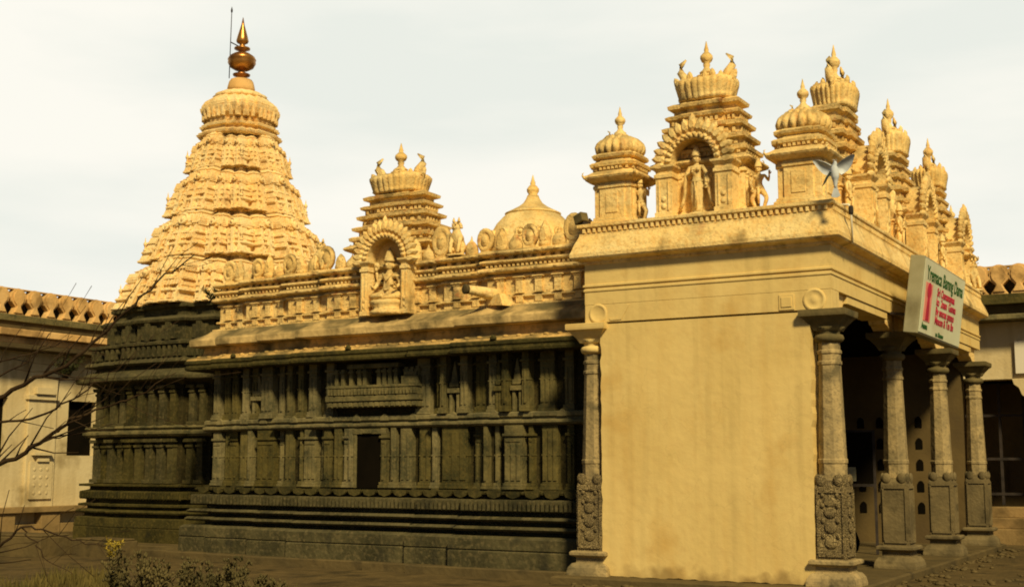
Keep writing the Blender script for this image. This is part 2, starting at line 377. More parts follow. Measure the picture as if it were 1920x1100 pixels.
def head(mb, c, s, crown=1.0):
    x, y, z = c
    mb.ell(c, (.058 * s, .066 * s, .078 * s))
    mb.ell((x, y - .066 * s, z - .008 * s), (.012 * s, .018 * s, .022 * s), 6, 5)           # nose
    mb.ell((x, y - .058 * s, z - .04 * s), (.022 * s, .012 * s, .008 * s), 6, 4)            # mouth
    for k in (-1, 1):
        mb.ell((x + k * .024 * s, y - .058 * s, z + .008 * s), (.013 * s, .009 * s, .007 * s), 6, 4)
        mb.ell((x + k * .062 * s, y, z - .012 * s), (.012 * s, .02 * s, .034 * s), 6, 5)
    if crown:
        mb.lathe([(.072 * s, .035 * s), (.08 * s, .06 * s), (.07 * s, .075 * s), (.066 * s, .11 * s), (.05 * s, .15 * s), (.045 * s, .175 * s), (.028 * s, .20 * s), (.008 * s, .235 * s)], 12, TR(c))
def hand(mb, p, d, s=1.0):
    p = Vector(p); d = Vector(d).normalized(); side = d.cross(Vector((0, 1, 0)))
    if side.length < .1: side = Vector((1, 0, 0))
    side.normalize(); fw_ = Vector((0, -1, 0))
    mb.tube([p - d * .01, p + d * .02 * s, p + d * .045 * s], [.016 * s, .024 * s, .02 * s], 7)
    for i, ln in enumerate((.036, .046, .05, .042)):
        b = p + d * .04 * s + side * ((i - 1.5) * .0115 * s)
        mb.tube([b, b + d * ln * .55 * s, b + (d * ln * .95 + fw_ * .012) * s], [.0075 * s, .0068 * s, .004 * s], 5)
    b = p + d * .012 * s - side * .02 * s
    mb.tube([b, b + (d * .02 - side * .018) * s, b + (d * .042 - side * .02) * s], [.009 * s, .008 * s, .005 * s], 5)
def mirror(j):
    r = dict(j)
    for k, (p, q) in list(j.items()):
        if k.endswith('_l'): r[k[:-2] + '_r'] = ((-p[0], p[1], p[2]), q)
    return r
def body_edges(arms=True):
    e = [('pelvis', 'waist'), ('waist', 'chest'), ('chest', 'neck'), ('neck', 'skull')]
    for s_ in 'lr':
        e += [('pelvis', 'hip_' + s_), ('hip_' + s_, 'knee_' + s_), ('knee_' + s_, 'ankle_' + s_), ('ankle_' + s_, 'toe_' + s_),
              ('chest', 'sh_' + s_), ('sh_' + s_, 'elb_' + s_), ('elb_' + s_, 'wri_' + s_)]
    return e
def standing_figure():
    j = {'pelvis': ((0, 0, .50), (.088, .07)), 'waist': ((0, 0, .60), (.062, .052)), 'chest': ((0, -.005, .72), (.085, .06)), 'neck': ((0, 0, .80), .032), 'skull': ((0, 0, .86), .042),
         'hip_l': ((.052, 0, .46), .07), 'knee_l': ((.050, -.012, .26), .05), 'ankle_l': ((.048, .0, .045), .036), 'toe_l': ((.055, -.06, .022), .026),
         'sh_l': ((.115, 0, .765), .036), 'elb_l': ((.15, -.015, .61), .027), 'wri_l': ((.165, -.045, .49), .02)}
    j = mirror(j)
    j['elb_r'] = ((-.15, -.03, .62), .027); j['wri_r'] = ((-.06, -.095, .66), .02)
    m = skin(j, body_edges(), 'pelvis')
    head(m, (0, -.005, .885), 1.0); hand(m, (.167, -.048, .485), (.1, -.1, -1)); hand(m, (-.055, -.097, .662), (.8, -.1, .35))
    # robe: skirt, waist sash and shawl ends that fall to the sides
    m.lathe([(.075, .035), (.10, .04), (.082, .12), (.088, .25), (.105, .38), (.108, .46), (.085, .55), (.07, .59)], 22, None, 11, .10, sy=.72)
    for k in (-1, 1):
        m.tube([(k * .10, -.02, .77), (k * .16, -.02, .66), (k * .19, -.01, .52), (k * .20, 0, .36), (k * .235, 0, .22), (k * .28, .0, .13)], [.028, .034, .03, .026, .026, .03], 7)
        m.ell((k * .042, -.058, .715), (.034, .03, .034), 8, 6)
    m.tube([(-.1, 0, .54), (0, -.085, .52), (.1, 0, .54)], .018, 6); m.tube([(0, -.08, .52), (.01, -.085, .35), (0, -.085, .1)], [.02, .024, .03], 6)
    m.lathe([(.17, 0), (.17, .025), (.13, .04)], 18, None, sy=.7)
    return m
def dancing_figure():
    j = {'pelvis': ((0, 0, .46), (.085, .068)), 'waist': ((.012, 0, .56), (.058, .05)), 'chest': ((0, -.005, .69), (.082, .058)), 'neck': ((-.006, 0, .775), .03), 'skull': ((-.012, 0, .84), .042),
         'hip_l': ((.06, 0, .43), .066), 'knee_l': ((.16, -.03, .27), .05), 'ankle_l': ((.07, .0, .05), .034), 'toe_l': ((.13, -.03, .022), .024),
         'sh_l': ((.115, 0, .74), .036), 'elb_l': ((.2, -.02, .60), .026), 'wri_l': ((.225, -.05, .73), .02)}
    j = mirror(j); j['elb_r'] = ((-.18, -.02, .60), .026); j['wri_r'] = ((-.13, -.06, .48), .02)
    m = skin(j, body_edges(), 'pelvis')
    head(m, (-.014, -.005, .865), 1.0); hand(m, (.226, -.052, .735), (.1, -.1, 1)); hand(m, (-.128, -.062, .475), (.3, -.2, -1))
    m.tube([(-.09, -.02, .5), (0, -.085, .47), (.09, -.02, .5)], .02, 6); m.tube([(0, -.08, .47), (.0, -.07, .3), (.0, -.05, .16)], [.025, .03, .02], 6)
    m.lathe([(.16, 0), (.17, .02), (.14, .035)], 18, None, sy=.7)
    return m
def seated_figure():
    j = {'pelvis': ((0, 0, .10), (.115, .09)), 'waist': ((0, 0, .22), (.075, .062)), 'chest': ((0, -.005, .36), (.095, .066)), 'neck': ((0, 0, .455), .036), 'skull': ((0, 0, .52), .046),
         'hip_l': ((.09, -.02, .09), .082), 'knee_l': ((.27, -.10, .07), .062), 'ankle_l': ((.08, -.17, .05), .045), 'toe_l': ((-.02, -.18, .045), .034),
         'sh_l': ((.135, 0, .41), .042), 'elb_l': ((.215, -.02, .26), .034), 'wri_l': ((.20, -.12, .19), .026)}
    j = mirror(j)
    j['toe_r'] = ((.02, -.20, .075), .034); j['ankle_r'] = ((-.08, -.18, .075), .045)
    j['eb2_l'] = ((.23, .02, .33), .03); j['wr2_l'] = ((.235, -.01, .47), .022); j['eb2_r'] = ((-.23, .02, .33), .03); j['wr2_r'] = ((-.235, -.01, .47), .022)
    e = body_edges() + [('sh_l', 'eb2_l'), ('eb2_l', 'wr2_l'), ('sh_r', 'eb2_r'), ('eb2_r', 'wr2_r')]
    m = skin(j, e, 'pelvis')
    head(m, (0, -.005, .555), 1.12)
    for k in (-1, 1):
        hand(m, (k * .20, -.125, .185), (k * -.2, -.7, .3), 1.2); hand(m, (k * .235, -.012, .475), (0, -.1, 1), 1.2)
        m.ell((k * .235, 0, .565), (.045, .03, .05), 8, 6)
    m.tube([(-.09, -.05, .43), (0, -.085, .30), (.09, -.05, .43)], .014, 6); m.tube([(-.1, -.03, .2), (0, -.1, .17), (.1, -.03, .2)], .02, 6)
    # lotus seat
    m.lathe([(.27, -.20), (.28, -.15), (.25, -.13), (.22, -.10), (.26, -.05), (.285, 0), (.25, .02)], 24, TR((0, -.05, 0)), 12, .12, sy=.75)
    return m
def guardian_figure():      # small seated beast that crowns a parapet
    j = {'pelvis': ((0, .05, .14), (.11, .10)), 'waist': ((0, .02, .25), .10), 'chest': ((0, -.03, .36), .095), 'neck': ((0, -.05, .46), .07), 'skull': ((0, -.07, .55), .085), 'muz': ((0, -.14, .53), .05),
         'hip_l': ((.09, .03, .12), .075), 'knee_l': ((.13, -.06, .14), .05), 'ankle_l': ((.12, -.05, .03), .036), 'toe_l': ((.12, -.12, .022), .03),
         'sh_l': ((.085, -.06, .34), .055), 'elb_l': ((.09, -.11, .19), .038), 'wri_l': ((.075, -.14, .04), .032)}
    m = skin(mirror(j), body_edges() + [('skull', 'muz')], 'pelvis')
    for k in (-1, 1):
        m.lathe([(.03, 0), (.028, .04), (.006, .09)], 6, TR((k * .055, -.06, .615)))
        m.ell((k * .035, -.14, .575), (.016, .014, .016), 6, 5)
    for i in range(9):
        a = math.pi * (i / 8); m.ell((.09 * math.cos(a), -.035, .52 + .09 * math.sin(a)), (.03, .04, .03), 6, 5)
    m.lathe([(.16, 0), (.165, .02), (.15, .035)], 16, None, sq=.8)
    return m
FIG = {'stand': standing_figure(), 'dance': dancing_figure(), 'seat': seated_figure(), 'beast': guardian_figure()}
def statue(kind, loc, rz, sc, label, group=None, m='paint', name='statue', z0=0.0, cat='statue'):
    o = MB().merge(FIG[kind], TR((0, 0, z0))).build(name, m); o.location = loc; o.rotation_euler = (0, 0, rz); o.scale = (sc, sc, sc)
    return tag(o, label, cat, group)
# ------------------------------------------------------------------ roof shrines
def kuta(name_loc, label, group, sc=(1, 1, 1), rz=0.0, s=.33):
    t = empty('roof_turret', name_loc, label, 'turret', group, rz, sc)
    P = stepsq(s - .03, [(s * .62, .03)])
    b = MB().sweep(P, [(.05, 0), (.05, .07), (.02, .10), (.02, .13), (0, .14), (0, .62), (.02, .63), (.02, .68), (.0, .69), (0, .74)])
    for x, y, a, c in walk(P, .36, 0, True, .0): b.box(-.10, .10, -.012, .01, .20, .56, FR(x, y, 0, a, c))
    b.build('turret_body', 'paint', t, .006)
    e = MB().sweep(P, [(.0, .72), (.06, .745), (.115, .79), (.13, .82), (.125, .85), (.08, .875), (.03, .92), (.0, .93), (0, .98), (.05, 1.0), (.06, 1.05), (.03, 1.08), (.0, 1.09), (-.03, 1.13), (.02, 1.16), (.035, 1.20), (.0, 1.235), (-.06, 1.24)])
    dentils(e, P, .07, .005, .94, .985, .55, .035)
    for k in range(4):
        a = k * math.pi / 2 + math.pi / 4; q = (s + .11) * 1.36
        e.merge(horn(.28), TR((q * .98 * math.cos(a), q * .98 * math.sin(a), .80)) @ Matrix.Rotation(a, 4, 'Z'))
    e.build('eave', 'paint', t)
    d = MB().lathe([(s * .80, 1.22), (s * .95, 1.25), (s * 1.04, 1.31), (s * 1.06, 1.37), (s * .99, 1.44), (s * .84, 1.50), (s * .62, 1.545), (s * .42, 1.575), (.05, 1.59)], 72, None, 18, .26, .18)
    for a in (3.6, 4.1, 4.6, 5.1, 2.9): d.merge(leaf(.12, .10, .03), TR((s * .72 * math.cos(a), s * .72 * math.sin(a), 1.46)) @ Matrix.Rotation(a + math.pi / 2, 4, 'Z'))
    d.merge(horn(.42), TR((-.16, -.14, 1.50)))
    d.build('fluted_dome', 'paint', t)
    f = MB().lathe([(.12, 1.57), (.13, 1.60), (.10, 1.62)] + [(r * .8, 1.62 + z * .68) for r, z in FINIAL], 14)
    f.build('finial', 'paint', t)
    return t
def niche(t, R_=.55, wo=.29, z1=.62, y0=-.16, depth=.3, leaves=17, pier=.98):
    """arched niche: piers, ring of carved leaves, dark back"""
    a = MB()
    inner = [(wo, 0)] + [(wo * math.cos(q), z1 + wo * math.sin(q)) for q in [math.pi * i / 16 for i in range(17)]] + [(-wo, 0)]
    ro = R_ * .80
    outer = [(ro, z1 - .02)] + [(ro * math.cos(q), z1 + ro * math.sin(q)) for q in [math.pi * i / 16 for i in range(17)]] + [(-ro, z1 - .02)]
    n = len(inner)
    inner2 = [(wo, z1 - .02)] + inner[1:-1] + [(-wo, z1 - .02)]
    v = [(x, y0, z) for x, z in outer] + [(x, y0 - .02, z) for x, z in inner2] + [(x, y0 + depth, z) for x, z in outer] + [(x, y0 + depth, z) for x, z in inner2]
    f = []
    for i in range(n - 1):
        f += [(i, i + 1, n + i + 1, n + i)[::-1], (i, i + 1, 2 * n + i + 1, 2 * n + i), (n + i, n + i + 1, 3 * n + i + 1, 3 * n + i)[::-1]]
    a.add(v, f, False)
    for i in range(leaves):
        q = math.pi * (i + .5) / leaves * 1.10 - .05 * math.pi
        big = 1.0 + (.25 if i == leaves // 2 else 0)
        a.merge(leaf(R_ * .40 * big, R_ * .23, .05), TR((0, y0 - .0, z1)) @ Matrix.Rotation(math.pi / 2 - q, 4, 'Y') @ TR((0, 0, R_ * .70)))
    for i in range(leaves - 3):
        q = math.pi * (i + .5) / (leaves - 3)
        rr = R_ * .66
        a.ell((rr * math.cos(q), y0 - .03, z1 + rr * math.sin(q)), (R_ * .06, .035, R_ * .06), 8, 6)
    for i in range(15):
        q = math.pi * (i + .5) / 15; rr = wo * 1.10
        a.ell((rr * math.cos(q), y0 - .025, z1 + rr * math.sin(q)), (.035, .03, .035), 6, 5)
    a.build('leafy_arch', 'paint', t)
    if pier:
        for k in (-1, 1):
            p = MB(); x0, x1 = sorted((k * wo, k * (R_ * pier)))
            pl = rect(x0, x1, y0, y0 + depth)
            p.sweep(pl, [(.015, 0), (.015, .07), (0, .08), (0, z1 - .22), (.02, z1 - .20), (.02, z1 - .15), (0, z1 - .14), (0, z1 - .11), (.05, z1 - .05), (.055, z1 - .02), (.02, z1 - .018)])
            xm = (x0 + x1) / 2; wv = (x1 - x0) * .32
            for dz in (.16, .27): p.ell((xm, y0 - .002, dz), (wv * .55, .02, .045), 8, 6)
            p.box(xm - wv, xm - wv + .015, y0 - .015, y0 + .02, .10, z1 - .25); p.box(xm + wv - .015, xm + wv, y0 - .015, y0 + .02, .10, z1 - .25)
            p.build('niche_pier', 'paint', t)
    bk = MB().box(-wo - .03, wo + .03, y0 + depth - .02, y0 + depth + .02, 0, z1 + wo * .98)
    bk.build('niche_back', 'paint', t)
def sala(loc, label, group, rz=0.0, sc=(1, 1, 1), with_niche=True):
    t = empty('roof_shrine', loc, label, 'roof shrine', group, rz, sc)
    P = rect(-.60, .60, -.36, .42)
    P = [(-.66, -.30), (-.42, -.30), (-.42, -.36), (.42, -.36), (.42, -.30), (.66, -.30), (.66, .36), (.42, .36), (.42, .42), (-.42, .42), (-.42, .36), (-.66, .36)]
    b = MB().sweep(P, [(.04, 0), (.04, .07), (.015, .1), (0, .12), (0, .62), (.025, .64), (.025, .69), (0, .70), (0, .76)])
    for x, y, a, c in walk(P, .17, 0, True, .03): pilaster(b, x, y, a, c, .12, .66, .05, .022)
    b.build('shrine_body', 'paint', t, .006)
    e = MB().sweep(P, [(0, .74), (.10, .79), (.12, .82), (.11, .85), (.03, .90), (0, .91), (0, .95),
                       (.05, .97), (.06, 1.02), (.02, 1.05), (-.06, 1.06), (-.06, 1.13), (.02, 1.16), (.03, 1.21), (-.03, 1.24), (-.10, 1.25), (-.10, 1.34),
                       (-.03, 1.37), (-.02, 1.42), (-.08, 1.45), (-.13, 1.46), (-.13, 1.53), (-.07, 1.56), (-.06, 1.60), (-.11, 1.63), (-.17, 1.64), (-.17, 1.70), (-.10, 1.73), (-.09, 1.78), (-.16, 1.82), (-.2, 1.83)])
    for (d, z, st) in ((-.005, .915, .09), (-.065, 1.07, .10), (-.105, 1.26, .09), (-.135, 1.47, .08)): dentils(e, P, st, d, z, z + .075, .5, .04)
    for k in (-1, 1):
        for q in (-1, 1):
            e.merge(horn(.3), TR((k * .70, q * .33 + .03, .80)) @ Matrix.Rotation(0 if k > 0 else math.pi, 4, 'Z'))
    e.build('tiered_roof', 'paint_old', t)
    d = MB(); n = 56                       # barrel crown with ribs
    pr = [(.82, 1.82), (.92, 1.85), (.90, 1.88), (.93, 1.93), (.97, 2.0), (1.01, 2.06), (1.02, 2.11), (.96, 2.145), (.82, 2.165), (.5, 2.19), (.1, 2.22)]
    d.lathe([(r * .40, z) for r, z in pr], 84, None, 28, .20, .45, sx=1.10, sy=.78)
    d.build('ribbed_crown', 'paint', t)
    h = MB()
    for k in (-1, 1):
        h.merge(horn(1.05, k), TR((k * .29, -.02, 2.11))); h.merge(leaf(.20, .12, .03), TR((k * .40, -.08, 2.08)) @ Matrix.Rotation(k * .5, 4, 'Y'))
        h.merge(leaf(.15, .1, .03), TR((k * .18, -.25, 2.12)))
    for i in range(9):
        q = 2 * math.pi * i / 9; h.merge(leaf(.13, .09, .03), TR((.38 * math.cos(q), .27 * math.sin(q), 2.11)) @ Matrix.Rotation(q + math.pi / 2, 4, 'Z'))
    h.build('crown_leaves', 'paint', t)
    MB().lathe([(.15, 2.20), (.16, 2.23), (.09, 2.26)] + [(r * .92, 2.26 + z * .72) for r, z in FINIAL], 14).build('finial', 'paint', t)
    if with_niche: niche(t, R_=.60, wo=.335, z1=.79, y0=-.64, depth=.29)
    return t
# ------------------------------------------------------------------ entrance porch
porch = empty('temple_porch', (0, 0, 0), 'square yellow plastered entrance porch with open pillared front and dentilled cornice', 'porch')
wl = MB()
def ragged(x0, x1, z0, z1, n, amp, seed):
    pts = []
    for i in range(n + 1): pts.append((x0 + (x1 - x0) * i / n, z0 + (.02 + .022 * noise.noise((i * 1.7, seed, 0)) if 0 < i < n else .03)))
    for i in range(1, n): pts.append((x1 + amp * noise.noise((seed, i * .55, 3)) - .02 * (1 - i / n), z0 + (z1 - z0) * i / n))
    pts += [(x1, z1), (x0, z1)]
    for i in range(n - 1, 0, -1): pts.append((x0 + amp * noise.noise((seed + 7, i * .55, 5)), z0 + (z1 - z0) * i / n))
    return pts
wl.plate(ragged(-3.37, -.20, .0, 3.68, 40, .028, 2.0), -.03, .30)
wl.build('side_wall', 'plaster', porch)
MB().box(-3.36, -.24, .0, .25, -.02, .16).build('footing', 'stone', porch)
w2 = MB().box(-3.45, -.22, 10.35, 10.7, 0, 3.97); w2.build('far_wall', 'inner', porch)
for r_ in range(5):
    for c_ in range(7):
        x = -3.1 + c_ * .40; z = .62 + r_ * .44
        MB().plate([(x - .07, z), (x + .07, z), (x + .07, z + .16), (x + .04, z + .21), (x, z + .23), (x - .04, z + .21), (x - .07, z + .16)], 10.335, 10.352).build('lamp_recess', 'black', porch)  # flat black plates paint the shade of small recesses
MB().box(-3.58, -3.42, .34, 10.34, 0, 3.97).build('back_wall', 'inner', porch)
# ceiling and beams
PB = rect(-3.62, .12, -.04, 10.78)
bm = MB()
bm.sweep(PB, [(0, 3.98), (0, 4.17), (.014, 4.18), (.014, 4.21), (0, 4.22), (0, 4.24), (.022, 4.25), (.022, 4.275), (0, 4.285), (0, 4.60)], cap=True, bot=True)
bm.build('entablature', 'plaster', porch)
lf = MB().box(-3.62, .12, -.04, .32, 3.705, 3.975)     # beam over the plastered side
lf.lathe([(.16, 0), (.16, .012), (.13, .02), (.11, .008), (.06, .008), (.04, .018), (.005, .02)], 18, TR((-.12, -.04, 3.84)) @ Matrix.Rotation(R(90), 4, 'X'))
lf.box(-.62, -.40, -.052, -.03, 3.72, 3.94); lf.box(-.585, -.435, -.064, -.03, 3.76, 3.90)
lf.lathe([(.15, 0), (.15, .012), (.12, .02), (.10, .006), (.005, .008)], 18, TR((-3.40, -.04, 3.84)) @ Matrix.Rotation(R(90), 4, 'X'))
lf.plate([(-3.20, 3.72), (-3.02, 3.73), (-2.94, 3.86), (-2.88, 3.955), (-2.93, 3.955), (-3.0, 3.87), (-3.07, 3.77), (-3.22, 3.76)], -.05, 0)
lf.build('side_beam', 'plaster', porch, .006)
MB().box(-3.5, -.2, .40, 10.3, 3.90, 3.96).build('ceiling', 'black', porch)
co = MB().sweep(PB, [(.0, 4.58), (.03, 4.60), (.03, 4.63), (.15, 4.66), (.17, 4.685), (.172, 4.74), (.155, 4.78), (.115, 4.90), (.08, 4.97), (.06, 5.02), (.06, 5.05), (.03, 5.055), (.03, 5.13), (.08, 5.135), (.09, 5.15), (.09, 5.19), (.06, 5.2)])
dentils(co, PB, .085, .03, 5.06, 5.125, .5, .045)
co.build('cornice', 'paint', porch, .004)
# front corbels and soffit
def pillar(parent, x, y, faces=True, relief=True):
    o = bpy.data.objects.new('pillar', None); COL.objects.link(o); o.parent = parent; o.location = (x, y, 0); o.empty_display_size = .2
    q = rect(-.19, .19, -.19, .19)
    MB().sweep(q, [(.14, .0), (.14, .05), (.125, .12), (.08, .18), (.03, .19), (.03, .27), (.08, .285), (.105, .30), (.105, .345), (.08, .36), (.015, .362)]).build('pillar_base', 'pillar' if relief else 'pillar_dark', o, .008)
    bl = MB().sweep(q, [(.012, .36), (.012, 1.30), (.005, 1.34), (-.02, 1.40), (-.045, 1.44)])
    for k in range(4):
        T = Matrix.Rotation(k * math.pi / 2, 4, 'Z')
        for u in (-.12, .12): bl.ell((u, -.19, 1.40), (.075, .035, .085), 10, 8, T)
        bl.box(-.17, .17, -.224, -.2, .40, .44, T); bl.box(-.17, .17, -.224, -.2, 1.24, 1.28, T)
        bl.box(-.185, -.16, -.222, -.2, .44, 1.24, T); bl.box(.16, .185, -.222, -.2, .44, 1.24, T)
        for zz in (.58, .78, .98, 1.12) if relief else (): bl.ell((0, -.212, zz), (.09, .018, .075), 10, 6, T); bl.ell((.10, -.212, zz + .09), (.03, .015, .035), 8, 5, T); bl.ell((-.10, -.212, zz + .09), (.03, .015, .035), 8, 5, T)
    bl.build('pillar_block', 'carved' if relief else 'pillar_dark', o)
    h0, h1 = .175, .140
    oc = lambda h: [(-h, -h * .42), (-h * .42, -h), (h * .42, -h), (h, -h * .42), (h, h * .42), (h * .42, h), (-h * .42, h), (-h, h * .42)]
    sh = MB(); vs = []; fs = []
    prof = [(h0, 1.40), (h0 * 1.0, 1.62), (h0 * 1.06, 1.63), (h0 * 1.06, 1.68), (h0, 1.69), (h1, 2.95), (h1 * 1.10, 2.96), (h1 * 1.10, 3.0), (h1, 3.01), (h1, 3.10), (h1 * 1.1, 3.11), (h1 * 1.1, 3.15), (h1 * .98, 3.16), (h1 * .98, 3.26)]
    for h, z in prof: vs += [(a, b, z) for a, b in oc(h)]
    for k in range(len(prof) - 1):
        for i in range(8): fs.append((k * 8 + i, k * 8 + (i + 1) % 8, (k + 1) * 8 + (i + 1) % 8, (k + 1) * 8 + i))
    sh.add(vs, fs).build('pillar_shaft', 'pillar' if faces else 'pillar', o, .006)
    cp = MB().lathe([(.135, 3.25), (.19, 3.28), (.205, 3.32), (.19, 3.36), (.145, 3.38), (.16, 3.42), (.22, 3.47)], 24)
    cp.sweep(rect(-.16, .16, -.16, .16), [(0, 3.42), (.04, 3.49), (.12, 3.585), (.16, 3.61), (.165, 3.64), (.165, 3.695), (.15, 3.702)], bot=True)
    cp.build('capital', 'capital' if faces else 'plaster', o)
    return o
PY = (.18, 3.70, 7.12, 10.52)
for y in PY: pillar(porch, .0, y, True, y < 1)
pl_ = pillar(porch, -3.58, .18, False)
for i, y in enumerate(PY):
    for k in (-1, 1):
        if (i == 0 and k < 0) or (i == 3 and k > 0): continue
        ol = [(0, 3.706), (.22, 3.706), (.30, 3.715), (.34, 3.74), (.42, 3.78), (.55, 3.80), (.60, 3.86), (.62, 3.975), (0, 3.975)]
        T = TR((-.08, y, 0)) @ Matrix.Rotation(R(90) * k, 4, 'Z')
        MB().plate(ol, -.13, .13, T).build('corbel', 'paint', porch, .006)
for a, b in zip(PY, PY[1:]): MB().box(-.30, .10, a + .62, b - .62, 3.86, 3.976).build('front_beam', 'plaster', porch, .006)
# objects on the porch roof
kuta((-3.22, .42, 5.2), 'small domed turret on the porch roof corner nearest the round hall dome', 'porch corner turrets', (1, 1, .90))
kuta((-.33, .42, 5.2), 'small domed turret above the corner pillar where the porch side meets its front', 'porch corner turrets', (1.03, 1.03, .90))
SB = sala((-1.86, .62, 5.2), 'tiered roof shrine with leafy arch over the plain yellow porch wall', 'tiered roof shrines', 0, (1.0, 1.0, 1.0))
statue('stand', (-1.86, .13, 5.21), 0, .94, 'robed standing stone deity inside the leafy arched niche above the plain yellow wall', 'standing deities in the arches')
statue('dance', (-2.83, .28, 5.2), 0, .68, 'small stone attendant squeezed between the far corner turret and the arched niche', 'porch roof attendants')
statue('dance', (-.97, .30, 5.2), 0, .72, 'small dancing stone attendant between the arched niche and the near corner turret', 'porch roof attendants')
fy = (3.15, 6.75, 10.15)
fl = ('tiered roof shrine with the tallest looking finial just behind the near corner turret', 'middle tiered roof shrine above the porch front and the signboard', 'tiered roof shrine at the far end of the pillared porch front')
for y, lb in zip(fy, fl):
    o = copy_tree(SB); o.location = (-.62, y, 5.2); o.rotation_euler = (0, 0, R(90)); o.scale = (1.0, 1.05, 1.17); o['label'] = lb
fs_ = ('robed standing stone deity in the first niche past the flying pigeon', 'robed standing stone deity in the niche straight above the signboard', 'robed standing stone deity in the farthest niche of the porch front')
for y, lb in zip(fy, fs_): statue('stand', (-.10, y, 5.21), R(90), 1.08, lb, 'standing deities in the arches')
hp = empty('roof_parapet', (0, 0, 5.2), 'low pilastered parapet wall linking the roof shrines above the porch front', 'parapet')
for a, b in ((.85, 2.35), (4.0, 5.9), (7.6, 9.3)):
    pm = MB()
    P = rect(-.55, -.22, a, b)
    pm.sweep(P, [(.03, 0), (.03, .08), (0, .1), (0, .6), (.03, .62), (.06, .7), (.02, .74), (0, .76)])
    for x, y, c, d in walk(P, .25, 0, True, .06): pilaster(pm, x, y, c, d, .1, .62, .08, .04)
    pm.build('parapet_wall', 'paint', hp)
for a in (1.2, 1.9, 4.3, 5.0, 5.6, 7.9, 8.5, 9.0): MB().merge(medallion(.17), FR(-.33, a, .9, 1, 0)).merge(leaf(.3, .22, .06), FR(-.34, a, .98, 1, 0)).build('parapet_medallion', 'paint', hp)
for y, lb, k in ((1.75, 'dancing stone attendant below the flying pigeon on the porch front roof', 'dance'), (4.95, 'dancing stone attendant between the first and middle front roof shrines', 'dance'), (8.45, 'dancing stone attendant between the middle and far front roof shrines', 'dance')):
    statue(k, (-.08, y, 5.2), R(90), .8, lb, 'porch roof attendants')
kuta((-.33, 11.2 - .42, 5.2), 'partly hidden corner turret at the far end of the porch front roof', 'porch corner turrets', (1, 1, .9))
statue('beast', (.06, 10.62, 5.2), R(60), 1.0, 'seated stone beast at the far front corner of the porch roof', 'parapet beasts', cat='statue')
# ------------------------------------------------------------------ main hall
hall = empty('temple_hall', (-8, 5.5, 0), 'long dark stone temple hall with stepped walls under a yellow painted parapet', 'temple hall')
def H(mb, name, m, bevel=0.0):
    mb.v = [(x + 8, y - 5.5, z) for x, y, z in mb.v]; return mb.build(name, m, hall, bevel)
pz = MB().sweep(HALL, [(.46, -.05), (.46, .25), (.44, .265), (.44, .275), (.46, .285), (.455, .45), (.40, .49), (.12, .495), (.12, .56), (.36, .565), (.40, .60), (.36, .64), (.08, .645), (.08, .71), (.34, .715), (.38, .75), (.32, .79), (.10, .80), (.10, .865),
                         (.31, .87), (.31, 1.05), (.26, 1.06), (.06, 1.065), (.06, 1.13)])
dentils(pz, HALL, .082, .31, .885, 1.035, .55, .045)
H(pz, 'plinth', 'stone', .008)
sc_ = MB().sweep(HALL, [(.06, 1.13), (.26, 1.14), (.27, 1.17), (.24, 1.185), (.14, 1.19), (.14, 1.22), (.11, 1.225)])
for x, y, a, b in walk(HALL, .34, .25, True, .02):
    sc_.plate([(-.15, 1.19), (-.11, 1.11), (0, 1.075), (.11, 1.11), (.15, 1.19)], -.03, .03, FR(x, y, 0, a, b))
H(sc_, 'scalloped_ledge', 'stone')
# walls, left solid behind the doorway
DX0, DX1, DZ0, DZ1 = -8.66, -8.14, 1.22, 2.14
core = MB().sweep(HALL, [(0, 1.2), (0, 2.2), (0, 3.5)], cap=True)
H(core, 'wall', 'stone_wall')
lz0, lz1, uz0, uz1 = 1.22, 2.24, 2.46, 3.42
def wpil(x0, x1, z0, z1, t=.09, y=None, cap=True):
    mb = MB(); t *= 1.2; xm = (x0 + x1) / 2; yy = wally(xm) if y is None else y; h = z1 - z0; w_ = x1 - x0
    mb.box(x0, x1, yy - t, yy + .02, z0 + .10, z1)
    mb.box(x0 - .02, x1 + .02, yy - t - .025, yy + .02, z0 + .045, z0 + .098); mb.box(x0 - .03, x1 + .03, yy - t - .04, yy + .02, z0, z0 + .044)
    if cap:
        mb.box(x0 - .025, x1 + .025, yy - t - .03, yy + .02, z1 - .17 * h, z1 - .13 * h)
        mb.box(x0 + .02, x1 - .02, yy - t - .012, yy - t + .01, z1 - .26 * h, z1 - .22 * h)
    if w_ > .13:
        k_ = 3 if w_ > .25 else 2
        for i_ in range(k_): xx = x0 + (i_ + .5) * w_ / k_; mb.box(xx - w_ * .11, xx + w_ * .11, yy - t - .018, yy - t + .005, z0 + .14, z1 - (.29 if cap else .08) * h)
    else: mb.box(xm - .02, xm + .02, yy - t - .022, yy - t + .005, z0 + .13, z1 - .30 * h)
    mb.box(x0 - .008, x1 + .008, yy - t - .014, yy + .02, z0 + .52 * h, z0 + .545 * h)
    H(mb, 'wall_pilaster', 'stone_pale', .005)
rng = random.Random(3)
